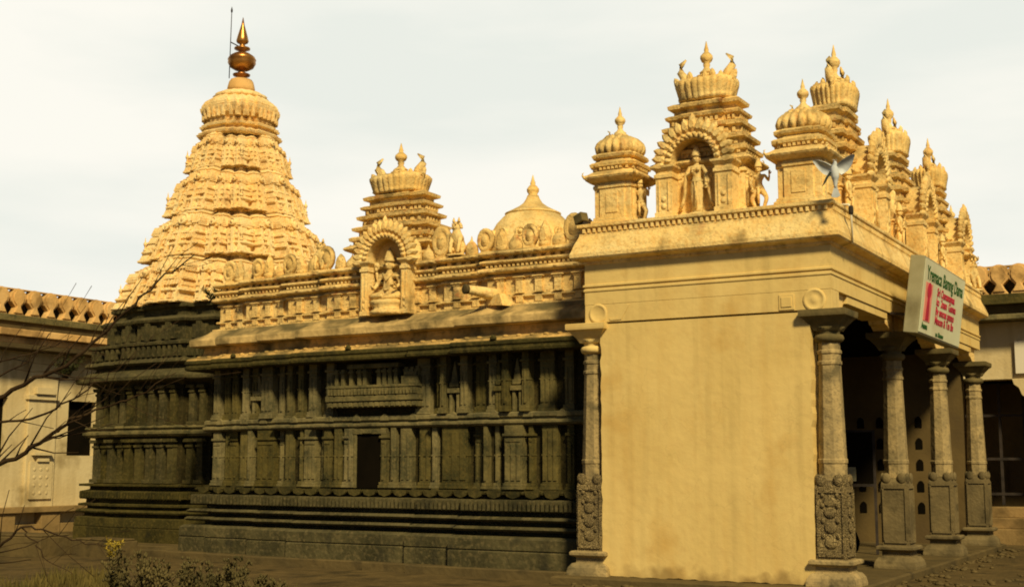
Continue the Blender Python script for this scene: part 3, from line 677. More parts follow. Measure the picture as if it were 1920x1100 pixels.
for a, b, t in ((-12.42, -12.22, .10), (-12.15, -12.02, .06), (-11.98, -11.78, .12), (-11.62, -11.42, .08), (-11.38, -11.28, .14), (-11.12, -10.72, .16), (-10.66, -10.56, .08), (-10.42, -10.25, .07), (-10.05, -9.98, .10),
                (-9.92, -9.66, .13), (-9.58, -9.52, .06), (-9.42, -9.26, .10), (-9.16, -9.0, .13), (-8.92, -8.82, .15), (-8.80, -8.70, .18), (-8.10, -8.0, .18), (-7.93, -7.83, .14), (-7.74, -7.52, .12), (-7.36, -7.14, .10), (-7.06, -6.96, .16),
                (-6.84, -6.34, .10), (-6.2, -6.02, .08), (-5.93, -5.86, .12), (-5.76, -5.68, .05), (-5.50, -5.18, .17), (-5.10, -5.02, .10), (-4.86, -4.58, .09), (-4.42, -4.3, .07)):
    wpil(a, b, lz0, lz1, t, cap=rng.random() < .5)
for a, b, t in ((-12.42, -12.26, .12), (-12.18, -12.04, .08), (-11.95, -11.8, .12), (-11.60, -11.45, .08), (-11.34, -11.2, .10), (-11.06, -10.80, .15), (-10.70, -10.58, .08), (-10.40, -10.28, .08), (-10.12, -10.0, .10), (-9.85, -9.68, .12), (-9.40, -9.24, .08),
                (-7.42, -7.16, .10), (-7.02, -6.94, .10), (-6.86, -6.74, .14), (-6.46, -6.32, .14), (-6.2, -5.98, .07), (-5.86, -5.72, .08), (-5.56, -5.44, .16), (-5.18, -5.06, .16), (-4.90, -4.64, .08), (-4.46, -4.3, .07)):
    wpil(a, b, uz0, uz1, t)
for a, b in ((-6.72, -6.48), (-5.42, -5.20), (-5.74, -5.58), (-11.34, -11.02)):       # small carved shrines on the upper wall
    up = MB(); y = wally((a + b) / 2); up.box(a, b, y - .17, y, uz0 + .34, uz0 + .42); up.box(a + .03, b - .03, y - .14, y, uz0 + .44, uz0 + .52)
    xm = (a + b) / 2; up.plate([(a + .04, uz0 + .5), (b - .04, uz0 + .5), (xm + .04, uz0 + .70), (xm, uz0 + .88), (xm - .04, uz0 + .70)], y - .12, y)
    for q in (a + .03, b - .07): up.box(q, q + .05, y - .14, y, uz0, uz0 + .34)
    H(up, 'carved_shrine', 'stone_pale', .006)
st = MB()
for x0, x1 in ((-12.72, -3.9),):
    pass
st.sweep(HALL, [(.02, 2.235), (.16, 2.25), (.19, 2.28), (.19, 2.32), (.13, 2.34), (.13, 2.37), (.17, 2.38), (.17, 2.44), (.14, 2.46), (.0, 2.465)], cap=False)
for x, y, a, b in walk(HALL, .62, .16, True, .1): st.plate([(-.09, 2.37), (.09, 2.37), (.07, 2.44), (0, 2.49), (-.07, 2.44)], -.03, .02, FR(x, y, 0, a, b))
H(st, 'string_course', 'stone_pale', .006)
rl = MB(); y0 = wally(-8.2)                                # carved slab above the door
rl.box(-9.22, -7.30, y0 - .30, y0, 2.60, 2.70); rl.box(-9.24, -7.28, y0 - .33, y0, 2.71, 2.80); rl.box(-9.20, -7.32, y0 - .29, y0, 2.81, 2.93); rl.box(-9.22, -7.30, y0 - .31, y0, 2.94, 2.985)
for i in range(26):
    x = -9.19 + i * .0735; rl.box(x, x + .036, y0 - .335 - .01 * (i % 3), y0 - .28, 2.815, 2.925)
for i in range(17):
    x = -9.18 + i * .112; rl.box(x, x + .07, y0 - .325, y0 - .28, 2.615, 2.685)
for i, x in enumerate((-9.12, -8.98, -8.80, -8.62, -8.5, -8.2, -8.08, -7.96, -7.84, -7.62, -7.5, -7.38)):
    rl.box(x - .035, x + .035, y0 - .18, y0, 2.99, 3.28); rl.box(x - .05, x + .05, y0 - .2, y0, 3.20, 3.245)
rl.box(-7.66, -7.32, y0 - .26, y0, 2.99, 3.12); rl.box(-7.62, -7.36, y0 - .24, y0, 3.125, 3.20)
rl.box(-8.85, -7.75, y0 - .23, y0, 3.285, 3.36)
H(rl, 'carved_slab', 'stone_pale', .005)
dr = bpy.data.objects.new('doorway', None); COL.objects.link(dr); dr.parent = hall; dr.location = (-8.36 + 8, 1.22 - 5.5, 0)
MB().box(-.27, .27, -.185, .03, 1.215, 2.135).build('opening_shade', 'black', dr)  # solid black block painting the shade of an open doorway
fr = MB(); fr.box(-.33, -.27, -.21, .03, 1.215, 2.14); fr.box(.27, .33, -.21, .03, 1.215, 2.14); fr.box(-.36, .36, -.22, .03, 2.14, 2.232); fr.box(-.12, .06, -.24, .0, 2.15, 2.21)
fr.build('door_frame', 'stone_pale', dr, .006)
ev = MB().sweep(HALL, [(.0, 3.40), (.16, 3.43), (.42, 3.40), (.45, 3.42), (.46, 3.47), (.44, 3.48), (.44, 3.52), (.46, 3.53), (.46, 3.58), (.43, 3.605)], cap=True)
for x, y, a, b in walk(HALL, 1.9, .46, True, .06): ev.merge(leaf(.10, .13, .03), FR(x, y, 3.59, a, b))
H(ev, 'stone_eave', 'stone', .008)
ev2 = MB().sweep(HALL, [(.44, 3.60), (.42, 3.63), (.36, 3.66), (.28, 3.675), (.23, 3.70), (.205, 3.76), (.20, 3.87)], cap=True)
for x, y, a, b in walk(HALL, .24, .34, True, .03): ev2.ell((0, 0, 3.665), (.05, .06, .028), 8, 5, FR(x, y, 0, a, b))
H(ev2, 'painted_cove', 'eave', .006)
ev2 = MB().sweep(HALL, [(.20, 3.86), (.38, 3.865), (.40, 3.88), (.405, 3.99), (.38, 4.02), (.32, 4.05), (.24, 4.09), (.17, 4.13), (.12, 4.18), (.08, 4.21), (0, 4.225)], cap=True, bot=True)
H(ev2, 'roof_slab', 'eave_grey', .006)
pw = MB().sweep(HALL, [(.10, 4.19), (.10, 4.22), (0, 4.24), (0, 4.33), (.05, 4.335), (.05, 4.37), (0, 4.385), (0, 4.66), (.04, 4.67), (.04, 4.70), (0, 4.72), (0, 4.74)])
for x, y, a, b in walk(HALL, .36, 0, True, .1):
    pilaster(pw, x, y, a, b, 4.385, 4.68, .13, .055); pw.box(-.065, .065, -.05, .02, 4.24, 4.335, FR(x, y, 0, a, b))
H(pw, 'parapet_wall', 'paint_old', .006)
pc = MB().sweep(HALL, [(0, 4.735), (.10, 4.745), (.125, 4.765), (.13, 4.79), (.115, 4.815), (.06, 4.84), (.02, 4.845), (.02, 4.89), (.085, 4.90), (.105, 4.925), (.10, 4.95), (.05, 4.97), (-.03, 4.975), (-.03, 5.025), (.06, 5.03), (.11, 5.05), (.125, 5.075), (.115, 5.105), (.07, 5.13), (-.06, 5.15)])
for x, y, a, b in walk(HALL, .36, 0, True, .1):
    pc.ell((0, -.06, 4.79), (.10, .085, .032), 10, 6, FR(x, y, 0, a, b)); pc.ell((0, -.05, 5.08), (.10, .09, .038), 10, 6, FR(x, y, 0, a, b))
dentils(pc, HALL, .085, .02, 4.845, 4.89, .5, .05); dentils(pc, HALL, .17, -.03, 4.97, 5.03, .5, .07)
H(pc, 'parapet_cornice', 'paint_old', .004)
rr = random.Random(11)
for i, (x, y, a, b) in enumerate(walk(HALL_NEAR, .29, -.05, False, .06)):
    k = i % 3; h = .05 * rr.random(); od = MB()
    if k == 0:
        od.merge(medallion(.14 + h), FR(x, y, 5.29 + h, a, b)); od.box(-.08, .08, -.04, .05, 5.12, 5.2, FR(x, y, 0, a, b))
    elif k == 1:
        od.merge(leaf(.27 + h * 2, .22, .07), FR(x, y, 5.12, a, b)); od.ell((0, 0, 5.17), (.12, .08, .06), 8, 6, FR(x, y, 0, a, b))
    else:
        od.ell((0, 0, 5.18), (.13, .1, .10 + h), 10, 7, FR(x, y, 0, a, b)); od.lathe([(.05, 5.25), (.055, 5.29), (.02, 5.33), (.005, 5.38)], 8, FR(x, y, 0, a, b))
    ks = 1.35 if x > -7 else 1.05 + .45 * rr.random()
    od.v = [(a0, b0, 5.12 + (c0 - 5.12) * ks) for a0, b0, c0 in od.v]
    H(od, 'parapet_ornament', 'paint_old')
# niche on the parapet
nc = bpy.data.objects.new('deity_niche', None); COL.objects.link(nc); nc.parent = hall; nc.location = (-8.02 + 8, 1.22 - 5.5, 4.2); nc.empty_display_size = .2
niche(nc, R_=.64, wo=.36, z1=.98, y0=-.30, depth=.285, leaves=19, pier=.78)
statue('seat', (-8.02, 1.09, 4.2), 0, 1.18, 'seated crowned stone deity with four arms on a lotus in the hall parapet niche', None, z0=.20)
sala((-8.48, 2.05, 4.72), 'broad tiered roof shrine behind the seated deity niche on the hall roof', 'tiered roof shrines', 0, (1.22, 1.15, 1.02), False)
statue('beast', (-6.62, 1.12, 5.13), 0, .95, 'upright stone beast on the hall parapet between the roof shrine and round dome', 'parapet beasts')
statue('beast', (-9.80, 1.42, 5.13), R(10), .9, 'stone beast on the hall parapet close to the tall tower', 'parapet beasts')
dm = empty('roof_dome', (-5.92, 2.5, 5.0), 'low round plain dome with slender finial on the hall roof', 'dome', None, 0, (.97, .97, .96))
db = MB().lathe([(.84, 0), (.84, .40), (.82, .55), (.76, .72), (.67, .88), (.56, 1.0), (.49, 1.06)], 40); db.build('dome_shell', 'paint', dm)
MB().lathe([(.51, 1.05), (.52, 1.08), (.48, 1.10), (.38, 1.15), (.27, 1.21), (.18, 1.28), (.13, 1.36), (.11, 1.41)], 36).build('dome_lotus', 'paint', dm)
MB().lathe([(.09, 1.40), (.11, 1.42), (.08, 1.45), (.11, 1.50), (.115, 1.55), (.08, 1.60), (.045, 1.63), (.05, 1.66), (.03, 1.72), (.006, 1.82)], 14).build('finial', 'paint', dm)
for i in range(14):
    q = 2 * math.pi * i / 14; MB().merge(medallion(.10), FR(.79 * math.cos(q), .79 * math.sin(q), .62, math.cos(q), math.sin(q))).build('dome_medallion', 'paint', dm)
# ------------------------------------------------------------------ sanctum and tower
tw = empty('temple_tower', (SX, SY, 0), 'tall stepped yellow pyramid tower with gilded pot finial over a dark stone sanctum', 'temple tower')
SH = stepsq(2.12, [(1.52, .16), (.84, .32)])
b = MB().sweep(SH, [(.28, -.05), (.28, .27), (.26, .28), (.28, .29), (.26, .47), (.12, .50), (.12, .56), (.24, .57), (.26, .61), (.22, .65), (.08, .66), (.08, .71), (.22, .72), (.22, .77), (.10, .79), (.10, .86), (.20, .87), (.20, 1.04), (.12, 1.06), (.05, 1.08), (.05, 1.14), (.22, 1.15), (.22, 1.2), (.05, 1.21)])
dentils(b, SH, .085, .20, .89, 1.03, .55, .04); b.build('plinth', 'stone', tw, .008)
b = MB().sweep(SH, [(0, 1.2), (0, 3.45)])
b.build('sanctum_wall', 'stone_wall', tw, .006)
for x, y, a, c in walk(SH, .30, 0, True, .04):
    if c > .5 or a > .5: continue
    q = MB(); pilaster(q, x, y, a, c, 1.22, 2.2, .16, .13); q.build('sanctum_pilaster', 'stone', tw, .005)
    q = MB(); pilaster(q, x, y, a, c, 2.45, 3.34, .14, .11); q.build('sanctum_pilaster', 'stone', tw, .005)
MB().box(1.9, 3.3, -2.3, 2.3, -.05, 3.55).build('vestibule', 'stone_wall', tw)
b = MB().sweep(SH, [(.02, 2.20), (.16, 2.22), (.20, 2.27), (.20, 2.32), (.13, 2.34), (.13, 2.38), (.17, 2.40), (.15, 2.45), (0, 2.46)], cap=False); b.build('string_course', 'stone_pale', tw, .006)
b = MB().sweep(SH, [(0, 3.32), (.15, 3.40), (.31, 3.40), (.34, 3.43), (.34, 3.50), (.28, 3.56), (.16, 3.63), (.05, 3.68), (.02, 3.74), (.18, 3.76), (.22, 3.80), (.18, 3.86), (.10, 3.9), (.10, 4.16), (.18, 4.18), (.18, 4.24), (.0, 4.27), (-.12, 4.3), (-.12, 4.66), (-.02, 4.7), (.0, 4.76), (-.08, 4.82), (-.25, 4.86), (-.25, 5.0), (-.16, 5.03), (-.16, 5.1), (-.3, 5.14)])
for x, y, a, c in walk(SH, .155, .10, True, .02): b.box(-.035, .035, -.07, .02, 3.92, 4.15, FR(x, y, 0, a, c))
for x, y, a, c in walk(SH, .8, -.12, True, .1): b.box(-.2, .2, -.10, .02, 4.32, 4.62, FR(x, y, 0, a, c)); b.box(-.05, .05, -.15, 0, 4.28, 4.68, FR(x, y, 0, a, c))
b.build('stone_eave', 'stone', tw, .006)
zs = [5.12, 6.24, 7.34, 8.42, 9.30]; hs = [2.03, 1.63, 1.26, .94, .72]
cent = [.52, .40, .30]
for k in range(4):
    z0, z1 = zs[k], zs[k + 1]; h = z1 - z0; s0, s1 = hs[k], hs[k + 1]
    zz = lambda f: z0 + f * h
    u_ = s0 / 1.84; dd_ = s1 - s0
    core_ = stepsq(s0 - .34 * u_, [(s0 * .66, s0 * .04), (s0 * .32, s0 * .09)])
    t = MB().sweep(core_, [(0, zz(-.02)), (0, zz(.18)), (.06 * u_, zz(.20)), (.06 * u_, zz(.27)), (0, zz(.28)), (0, zz(.45)), (.04 * u_, zz(.47)), (.03 * u_, zz(.52)), (-.03, zz(.56)), (-(s0 - s1) * .8, zz(.80)), (-(s0 - s1), zz(1.0))])
    dentils(t, core_, .11 * u_, 0, zz(.32), zz(.43), .5, .05)
    t.build('tower_tier', 'tower', tw)
    def bay(x, y, a, c, hw, dp, top, seed, kx=0.0, ky=0.0):      # one bay of the tier: base, pilasters, cornices, frieze and ribbed cushion cap
        r3 = random.Random(seed); T = FR(x, y, 0, a, c) @ Matrix(((1, 0, kx, -kx * z0), (0, 1, ky, -ky * z0), (0, 0, 1, 0), (0, 0, 0, 1))); q = MB(); j_ = 1 + r3.uniform(-.05, .05)
        P = [(-hw, -dp * .5), (-hw * .5, -dp * .5), (-hw * .5, -dp * .58), (hw * .5, -dp * .58), (hw * .5, -dp * .5), (hw, -dp * .5), (hw, dp * .5), (-hw, dp * .5)]
        o = u_ * j_
        pr = [(.03, .0), (.05, .02), (.05, .055), (.0, .07), (-.035, .075), (-.035, .185), (.02, .195), (.055, .225), (.05, .265), (.0, .285), (-.03, .29), (-.03, .325), (.005, .33), (.005, .435), (.045, .445), (.05, .475), (.02, .495),
              (-.055, .50), (-.055, .585), (-.015, .60), (.02, .615), (.02, .635), (.0, .64), (.03, .68), (.04, .74), (.03, .80), (.0, .83), (-.025, .835), (-.025, .86), (.0, .87), (-.05, .905), (-.11, .945)]
        q.sweep(P, [(d * o, zz(f * top)) for d, f in pr], T=T)
        n_ = max(2, round(hw * 2 / (.085 * u_)))
        for i_ in range(n_):
            xx = -hw + (i_ + .5) * 2 * hw / n_; q.box(xx - .022 * u_, xx + .022 * u_, -dp * .58 - .035 * u_, 0, zz(.34 * top), zz(.43 * top), T)
        for i_ in range(max(3, n_ // 2 + 1)):
            m_ = max(3, n_ // 2 + 1); xx = -hw + (i_ + .5) * 2 * hw / m_; q.box(xx - .03 * u_, xx + .03 * u_, -dp * .58 - .01, 0, zz(.08 * top), zz(.19 * top), T); q.box(xx - .026 * u_, xx + .026 * u_, -dp * .58 + .02, 0, zz(.505 * top), zz(.59 * top), T)
        for i_ in range(n_ + 1):
            xx = -hw + i_ * 2 * hw / n_; q.box(xx - .02 * u_, xx + .02 * u_, -dp * .5 - .075 * u_, 0, zz(.645 * top), zz(.825 * top), T)
        q.box(-.04 * u_, .04 * u_, -dp * .58 - .085 * u_, 0, zz(.0), zz(.60 * top), T); q.box(-hw * .98, -hw * .98 + .05 * u_, -dp * .5 - .06 * u_, 0, zz(.0), zz(.60 * top), T); q.box(hw * .98 - .05 * u_, hw * .98, -dp * .5 - .06 * u_, 0, zz(.0), zz(.60 * top), T)
        q.merge(medallion(min(hw * .55, .16 * u_)), T @ TR((0, -dp * .58 - .05 * u_, zz(.74 * top))))
        e_ = zz(.935 * top); q.merge(MB().lathe([(r_ * .55 * u_, z_ * .42 * u_) for r_, z_ in FINIAL], 8), T @ TR((0, 0, e_)))
        q.build('miniature_shrine', 'tower', tw)
    for q4 in range(4):
        c4, s4 = math.cos(q4 * math.pi / 2), math.sin(q4 * math.pi / 2)
        kk = (s0 - s1) / h * .92
        def put(u, v, hw, dp, top, sd, kx=0.0): bay(u * c4 + v * s4, u * s4 - v * c4, s4, -c4, hw, dp, top, sd, kx, kk)
        put(0, s0 * .97 - .05 * u_, s0 * .245, s0 * .46, 1.06, 10 * k + q4)
        for e in (-1, 1): put(e * s0 * .515, s0 * .87 - .05 * u_, s0 * .118, s0 * .40, .97, 50 + 10 * k + q4 + e, -e * kk * .55)
        put(s0 * .86 - .04 * u_, s0 * .86 - .04 * u_, s0 * .112, s0 * .225, .93, 90 + 10 * k + q4, -kk)
        e = s0 - .0; x, y = e * c4 - e * s4, e * s4 + e * c4
        MB().lathe([(r_ * .40, z_ * .45) for r_, z_ in FINIAL], 8, TR((x * .90, y * .90, zz(.26)))).merge(horn(.3), TR((x * .89, y * .89, zz(.22))) @ Matrix.Rotation(math.atan2(y, x), 4, 'Z')).build('tier_finial', 'tower', tw)
P = stepsq(.60, [(.44, .10), (.24, .18)])
t = MB().sweep(P, [(.04, 9.26), (.1, 9.30), (.12, 9.35), (.05, 9.40), (-.02, 9.41), (-.02, 9.48), (.06, 9.50), (.07, 9.55), (.02, 9.58)])
t.build('tower_neck', 'tower', tw)
P = stepsq(.53, [(.39, .10), (.20, .18)])
t = MB().sweep(P, [(-.04, 9.56), (.03, 9.60), (.05, 9.65), (.0, 9.67), (.0, 9.70), (.09, 9.80), (.13, 9.92), (.14, 10.0), (.11, 10.02), (.115, 10.06), (.08, 10.14), (-.02, 10.23), (-.14, 10.31)])
for x, y, a, c in walk(P, .16, .10, True, .0): t.box(-.018, .018, -.06, .02, 9.70, 9.94, FR(x, y, 0, a, c))
for q in range(4):
    c4, s4 = math.cos(q * math.pi / 2), math.sin(q * math.pi / 2); t.merge(leaf(.40, .26, .04), FR(.78 * c4, .78 * s4, 9.70, c4, s4))
t.build('ribbed_crown', 'tower', tw)
t = MB().lathe([(.55, 10.26), (.62, 10.28), (.64, 10.33), (.58, 10.38), (.46, 10.44), (.34, 10.47)], 32, None, 16, .08); t.build('lotus_slab', 'tower', tw)
MB().lathe([(.335, 10.46), (.325, 10.58), (.29, 10.72), (.25, 10.78), (.12, 10.80)], 28, None, 12, .05).build('finial_pedestal', 'cloister_trim', tw)
fn = MB().lathe([(.09, 10.79), (.10, 10.85), (.20, 10.89), (.21, 10.92), (.10, 10.96), (.075, 11.0), (.16, 11.03), (.28, 11.10), (.335, 11.20), (.325, 11.27), (.34, 11.285), (.30, 11.36), (.20, 11.43), (.09, 11.46), (.08, 11.50), (.19, 11.55), (.19, 11.58), (.08, 11.62), (.06, 11.67),
                 (.13, 11.71), (.15, 11.75), (.13, 11.84), (.08, 12.02), (.04, 12.16), (.006, 12.35)], 32)
fn.build('pot_finial', 'copper', tw)
rd = MB().tube([(-.30, -.10, 10.85), (-.28, -.10, 12.5)], [.012, .010], 6); rd.lathe([(.02, 0), (.025, .05), (.003, .14)], 8, TR((-.28, -.10, 12.5))); rd.tube([(-.285, -.10, 11.75), (0, 0, 11.58)], .016, 6)
rd.build('lightning_rod', 'iron', tw)
# ------------------------------------------------------------------ cloisters round the court
def discs_row(parent, p0, d, n, sp, z, nx, ny, m='cloister_trim', jw=.24):
    pr = [(.19, 0), (.17, .05), (.10, .15), (.075, .21), (.13, .27), (.21, .35), (.245, .46), (.22, .58), (.13, .67), (.03, .70)]
    proto = MB()
    ol = [(a, b) for a, b in pr] + [(-a, b) for a, b in reversed(pr)]
    proto.plate(ol, -.09, .09); proto.plate([(a * .7, .06 + b * .86) for a, b in ol], -.125, -.088)
    first = None
    for i in range(n):
        x, y = p0[0] + d[0] * sp * i, p0[1] + d[1] * sp * i
        if first is None: o = first = proto.build('baluster', m, parent, .015)
        else: o = first.copy(); COL.objects.link(o)
        o.parent = parent; o.location = (x, y, z); o.rotation_euler = (0, 0, math.atan2(ny, nx) + math.pi / 2)
cl = empty('cloister_wing', (-22.3, 4, 0), 'limewashed cloister wing with round headed balusters behind the bare branches', 'cloister')
b = MB(); Y0, Y1 = -14, 16
for a, c, z0, z1 in ((Y0, 3.75, -.2, 4.5), (4.62, 6.55, -.2, 4.5), (7.5, Y1, -.2, 4.5), (3.75, 4.62, -.2, 1.86), (3.75, 4.62, 3.3, 4.5), (6.55, 7.5, -.2, 1.86), (6.55, 7.5, 3.3, 4.5)): b.box(-.5, 0, a - 4, c - 4, z0, z1)
b.build('wall', 'cloister', cl)
for a, c in ((3.75, 4.62), (6.55, 7.5)): MB().box(-.45, -.18, a - 4, c - 4, 1.86, 3.3).build('window', 'black', cl)  # black block paints the dark behind each window opening
for a in (-6, -1.4, 5.65, 10.4):
    b = MB(); b.box(0, .08, a - .45 - 4, a + .45 - 4, .55, 4.5); b.box(0, .14, a - .5 - 4, a + .5 - 4, 3.28, 3.40); b.box(0, .2, a - .3 - 4, a + .3 - 4, 3.42, 3.6); b.build('wall_pilaster', 'cloister', cl, .01)
b = MB().box(.08, .13, 1.3, 2.0, .75, 1.7); b.box(.08, .22, 1.35, 1.95, 1.86, 1.93); b.box(.08, .18, 1.5, 1.85, 1.7, 1.78)
for i in range(4):
    for j in range(3): b.ell((.13, 1.44 + j * .2, .9 + i * .2), (.012, .05, .05), 8, 6)
b.build('relief_panel', 'cloister', cl)
b = MB().box(.0, .35, Y0 - 4, Y1 - 4, .42, .56); b.box(0, .20, Y0 - 4, Y1 - 4, -.2, .12)
for a in (-9.5, -4.5, .5, 1.9, 7.6): b.box(0, .28, a - .3, a + .3, -.2, .42)
b.build('wall_bench', 'bench', cl, .01)
b = MB().box(-.5, .65, Y0 - 4, Y1 - 4, 4.50, 4.62); b.build('dark_eave', 'dark_trim', cl, .01)
b = MB(); b.box(-.5, .55, Y0 - 4, Y1 - 4, 4.63, 4.80); b.box(-.5, .72, Y0 - 4, Y1 - 4, 4.805, 4.98); b.build('cornice', 'cloister_trim', cl, .02)
b = MB(); b.box(-.5, .30, Y0 - 4, Y1 - 4, 4.99, 5.20); b.build('dark_frieze', 'dark_trim', cl); b = MB().box(-.5, .38, Y0 - 4, Y1 - 4, 5.205, 5.37); b.build('parapet_base', 'stone_pale', cl, .01)
MB().box(-.45, -.15, Y0 - 4, Y1 - 4, 5.375, 5.90).build('parapet_backing', 'dark_trim', cl)
discs_row(cl, (.12, -5.5), (0, 1), 26, .51, 5.37, 1, 0)
MB().box(.02, .2, Y0 - 4, Y1 - 4, 6.03, 6.06).build('parapet_rail', 'cloister_trim', cl)
# far right wing behind the porch
cr = empty('cloister_wing', (0, 13.8, 0), 'dim cloister wing with disc parapet and dark opening past the porch front', 'cloister')
b = MB(); b.box(-9, .34, 0, .5, 3.55, 4.85); b.box(.34, 14, 0, .4, 3.55, 4.85)
b.box(-9, -1.6, 0, .5, -.2, 3.55); b.box(.78, 1.2, 0, .5, .7, 3.55); b.box(4.4, 14, 0, .5, -.2, 3.55); b.build('wall', 'cloister', cr)
b = MB().plate([(.26, 3.55), (.30, 3.42), (.40, 3.34), (.46, 3.18), (.60, 3.06), (.78, 3.0), (.78, 3.55)], -.05, .45); b.build('corbel', 'cloister', cr, .01)
MB().box(.36, 1.1, -.10, -.01, 3.66, 4.40).build('white_panel', 'white', cr, .006)
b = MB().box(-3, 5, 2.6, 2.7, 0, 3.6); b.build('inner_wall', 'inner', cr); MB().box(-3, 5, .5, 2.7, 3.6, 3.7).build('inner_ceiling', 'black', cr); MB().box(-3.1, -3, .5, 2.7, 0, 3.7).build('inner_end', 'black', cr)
MB().plate([(-.3, .9), (.05, .9), (.05, 1.55), (0, 1.75), (-.125, 1.82), (-.25, 1.75), (-.3, 1.55)], 2.55, 2.605).build('inner_niche', 'inner', cr)
b = MB()
for x in (-.75, -.15, .38): b.box(x - .03, x + .03, .6, .66, .7, 3.5)
for z in (1.75, 2.75, .95): b.box(-1.6, .78, .595, .665, z - .03, z + .03)
b.build('iron_grille', 'iron', cr)
for i in range(3): MB().box(-2.6, 5, -.95 + i * .32, .2 + .01 * i, -.2 + (.42 + (i - 1) * .23 if i else 0), .22 + i * .23).build('step', 'bench', cr, .015)
b = MB(); b.box(-9, 14, -.55, .5, 4.86, 4.98); b.build('slab_eave', 'stone_pale', cr, .015); b = MB(); b.box(-9, 14, -.18, .5, 4.985, 5.22); b.build('dark_frieze', 'dark_trim', cr)
b = MB(); b.box(-9, 14, -.42, .5, 5.225, 5.36); b.box(-9, 14, -.3, .5, 5.365, 5.47); b.build('parapet_base', 'stone_pale', cr, .01)
MB().box(-9, 14, .2, .5, 5.475, 5.98).build('parapet_backing', 'dark_trim', cr)
discs_row(cr, (-2.9, -.08), (1, 0), 22, .43, 5.47, 0, -1, 'cloister_trim')
MB().box(-9, 14, -.16, .02, 6.10, 6.14).build('parapet_rail', 'cloister_trim', cr)
# ------------------------------------------------------------------ signboard
sg = empty('signboard', (.68, 4.43, 4.2), 'boxed pale green signboard with red and green lettering hung on the porch front', 'signboard', None, R(90))
SW, SHh = 3.12, 1.20
sg.rotation_euler = (R(8), 0, R(90))
MB().box(-SW / 2, SW / 2, 0.0, .22, -SHh / 2, SHh / 2).build('sign_box', 'sign_side', sg, .01)
MB().box(-SW / 2 + .03, SW / 2 - .03, -.012, -.002, -SHh / 2 + .03, SHh / 2 - .03).build('sign_face', 'sign', sg)
def text(body, x, z, size, m, sx=1.0, parent=sg, name='lettering'):
    c = bpy.data.curves.new(name, 'FONT'); c.body = body; c.size = size; c.extrude = .002; c.offset = .004
    o = bpy.data.objects.new('tmp', c); COL.objects.link(o); bpy.context.view_layer.update()
    dg = bpy.context.evaluated_depsgraph_get(); me = bpy.data.meshes.new_from_object(o.evaluated_get(dg)); bpy.data.objects.remove(o)
    me.materials.clear(); me.materials.append(M[m]); me.name = name
    t = bpy.data.objects.new(name, me); COL.objects.link(t); t.parent = parent; t.location = (x, -.016, z); t.rotation_euler = (R(90), 0, 0); t.scale = (sx, 1, 1)
    return t
text('Yremaca Bamng Dama', -1.36, .27, .30, 'green_ink', 1.0)
for i, s_ in enumerate(('Sri Oamanamaa', 'ko  2nam  Gamsa', 'By amous ammo', 'Mmom & Tm Bn')): text(s_, -.55, .09 - i * .150, .185, 'red_ink', 1.15)
text('Anma', -1.42, -.50, .13, 'green_ink', 1.3); text('no. Uknmns', -.40, -.545, .10, 'green_ink', 1.2)
b = MB().box(-1.36, -.90, -.018, -.012, -.38, .22); b.build('picture_panel', 'pink', sg)
b = MB().lathe([(.13, 0), (.13, .006)], 20, TR((-1.13, -.019, .10)) @ Matrix.Rotation(R(90), 4, 'X'), sm=False); b.plate([(-1.24, -.36), (-1.02, -.36), (-1.05, -.1), (-1.07, .05), (-1.19, .05), (-1.21, -.1)], -.024, -.019); b.build('printed_figure', 'red_ink', sg)
for x in (-1.2, 0, 1.2): MB().box(x - .02, x + .02, .22, .62, -.32, -.28).build('bracket', 'iron', sg)
# ------------------------------------------------------------------ pigeon in flight
pg = empty('pigeon', (.33, -.42, 5.47), 'pale grey pigeon flying past the porch roof corner with wings spread', 'pigeon', None, 0, (1.0, 1.0, 1.0))
j = {'a': ((0, 0, -.20), .018), 'b': ((0, 0, -.12), (.035, .028)), 'c': ((.0, -.01, .0), (.062, .055)), 'd': ((.0, -.02, .08), (.05, .045)), 'e': ((.01, -.03, .13), .028), 'f': ((.015, -.045, .165), .03)}
bd = skin(j, [('a', 'b'), ('b', 'c'), ('c', 'd'), ('d', 'e'), ('e', 'f')], 'c'); bd.lathe([(.009, 0), (.006, .02), (.002, .035)], 6, TR((.015, -.07, .165)) @ Matrix.Rotation(R(90), 4, 'X'))
for k in (-1, 1): bd.ell((.015 + k * .024, -.06, .172), (.006, .006, .006), 6, 5)
bd.build('body', 'dove', pg)
def wing(sgn, lift, m, sweep_=0.0):
    T = Matrix.Rotation(-sgn * lift, 4, 'Y')
    o = [(0, -.07), (.10, -.09), (.20, -.06), (.30, .0), (.31, .02), (.24, .055), (.14, .07), (.04, .07), (0, .06)]
    m_ = MB(); n = len(o); v = []
    for yy in (-.012, .012):
        v += [(sgn * x, yy * (1 - x * 2.2) - .06 * x * x * 4, z + sweep_ * x) for x, z in o]
    f = [tuple(range(n)), tuple(n + i for i in reversed(range(n)))] + [(i, (i + 1) % n, n + (i + 1) % n, n + i) for i in range(n)]
    return m_.add(v, f, True, TR((sgn * .035, 0, .03)) @ T @ Matrix.Rotation(R(25), 4, 'X'))
wing(-1, R(34), 0).build('wing', 'dove', pg); wing(1, R(38), 0).build('wing', 'dove', pg)
MB().plate([(-.015, -.17), (-.06, -.31), (-.03, -.325), (0, -.33), (.03, -.325), (.06, -.31), (.015, -.17)], -.006, .006).build('tail', 'dove', pg)
MB().plate([(-.05, .02), (-.11, -.06), (-.16, -.17), (-.12, -.13), (-.07, -.05), (-.03, .0)], -.075, -.06).build('painted_wing_shade', 'dove_dark', pg)  # dark plate painting the shade on the near wing
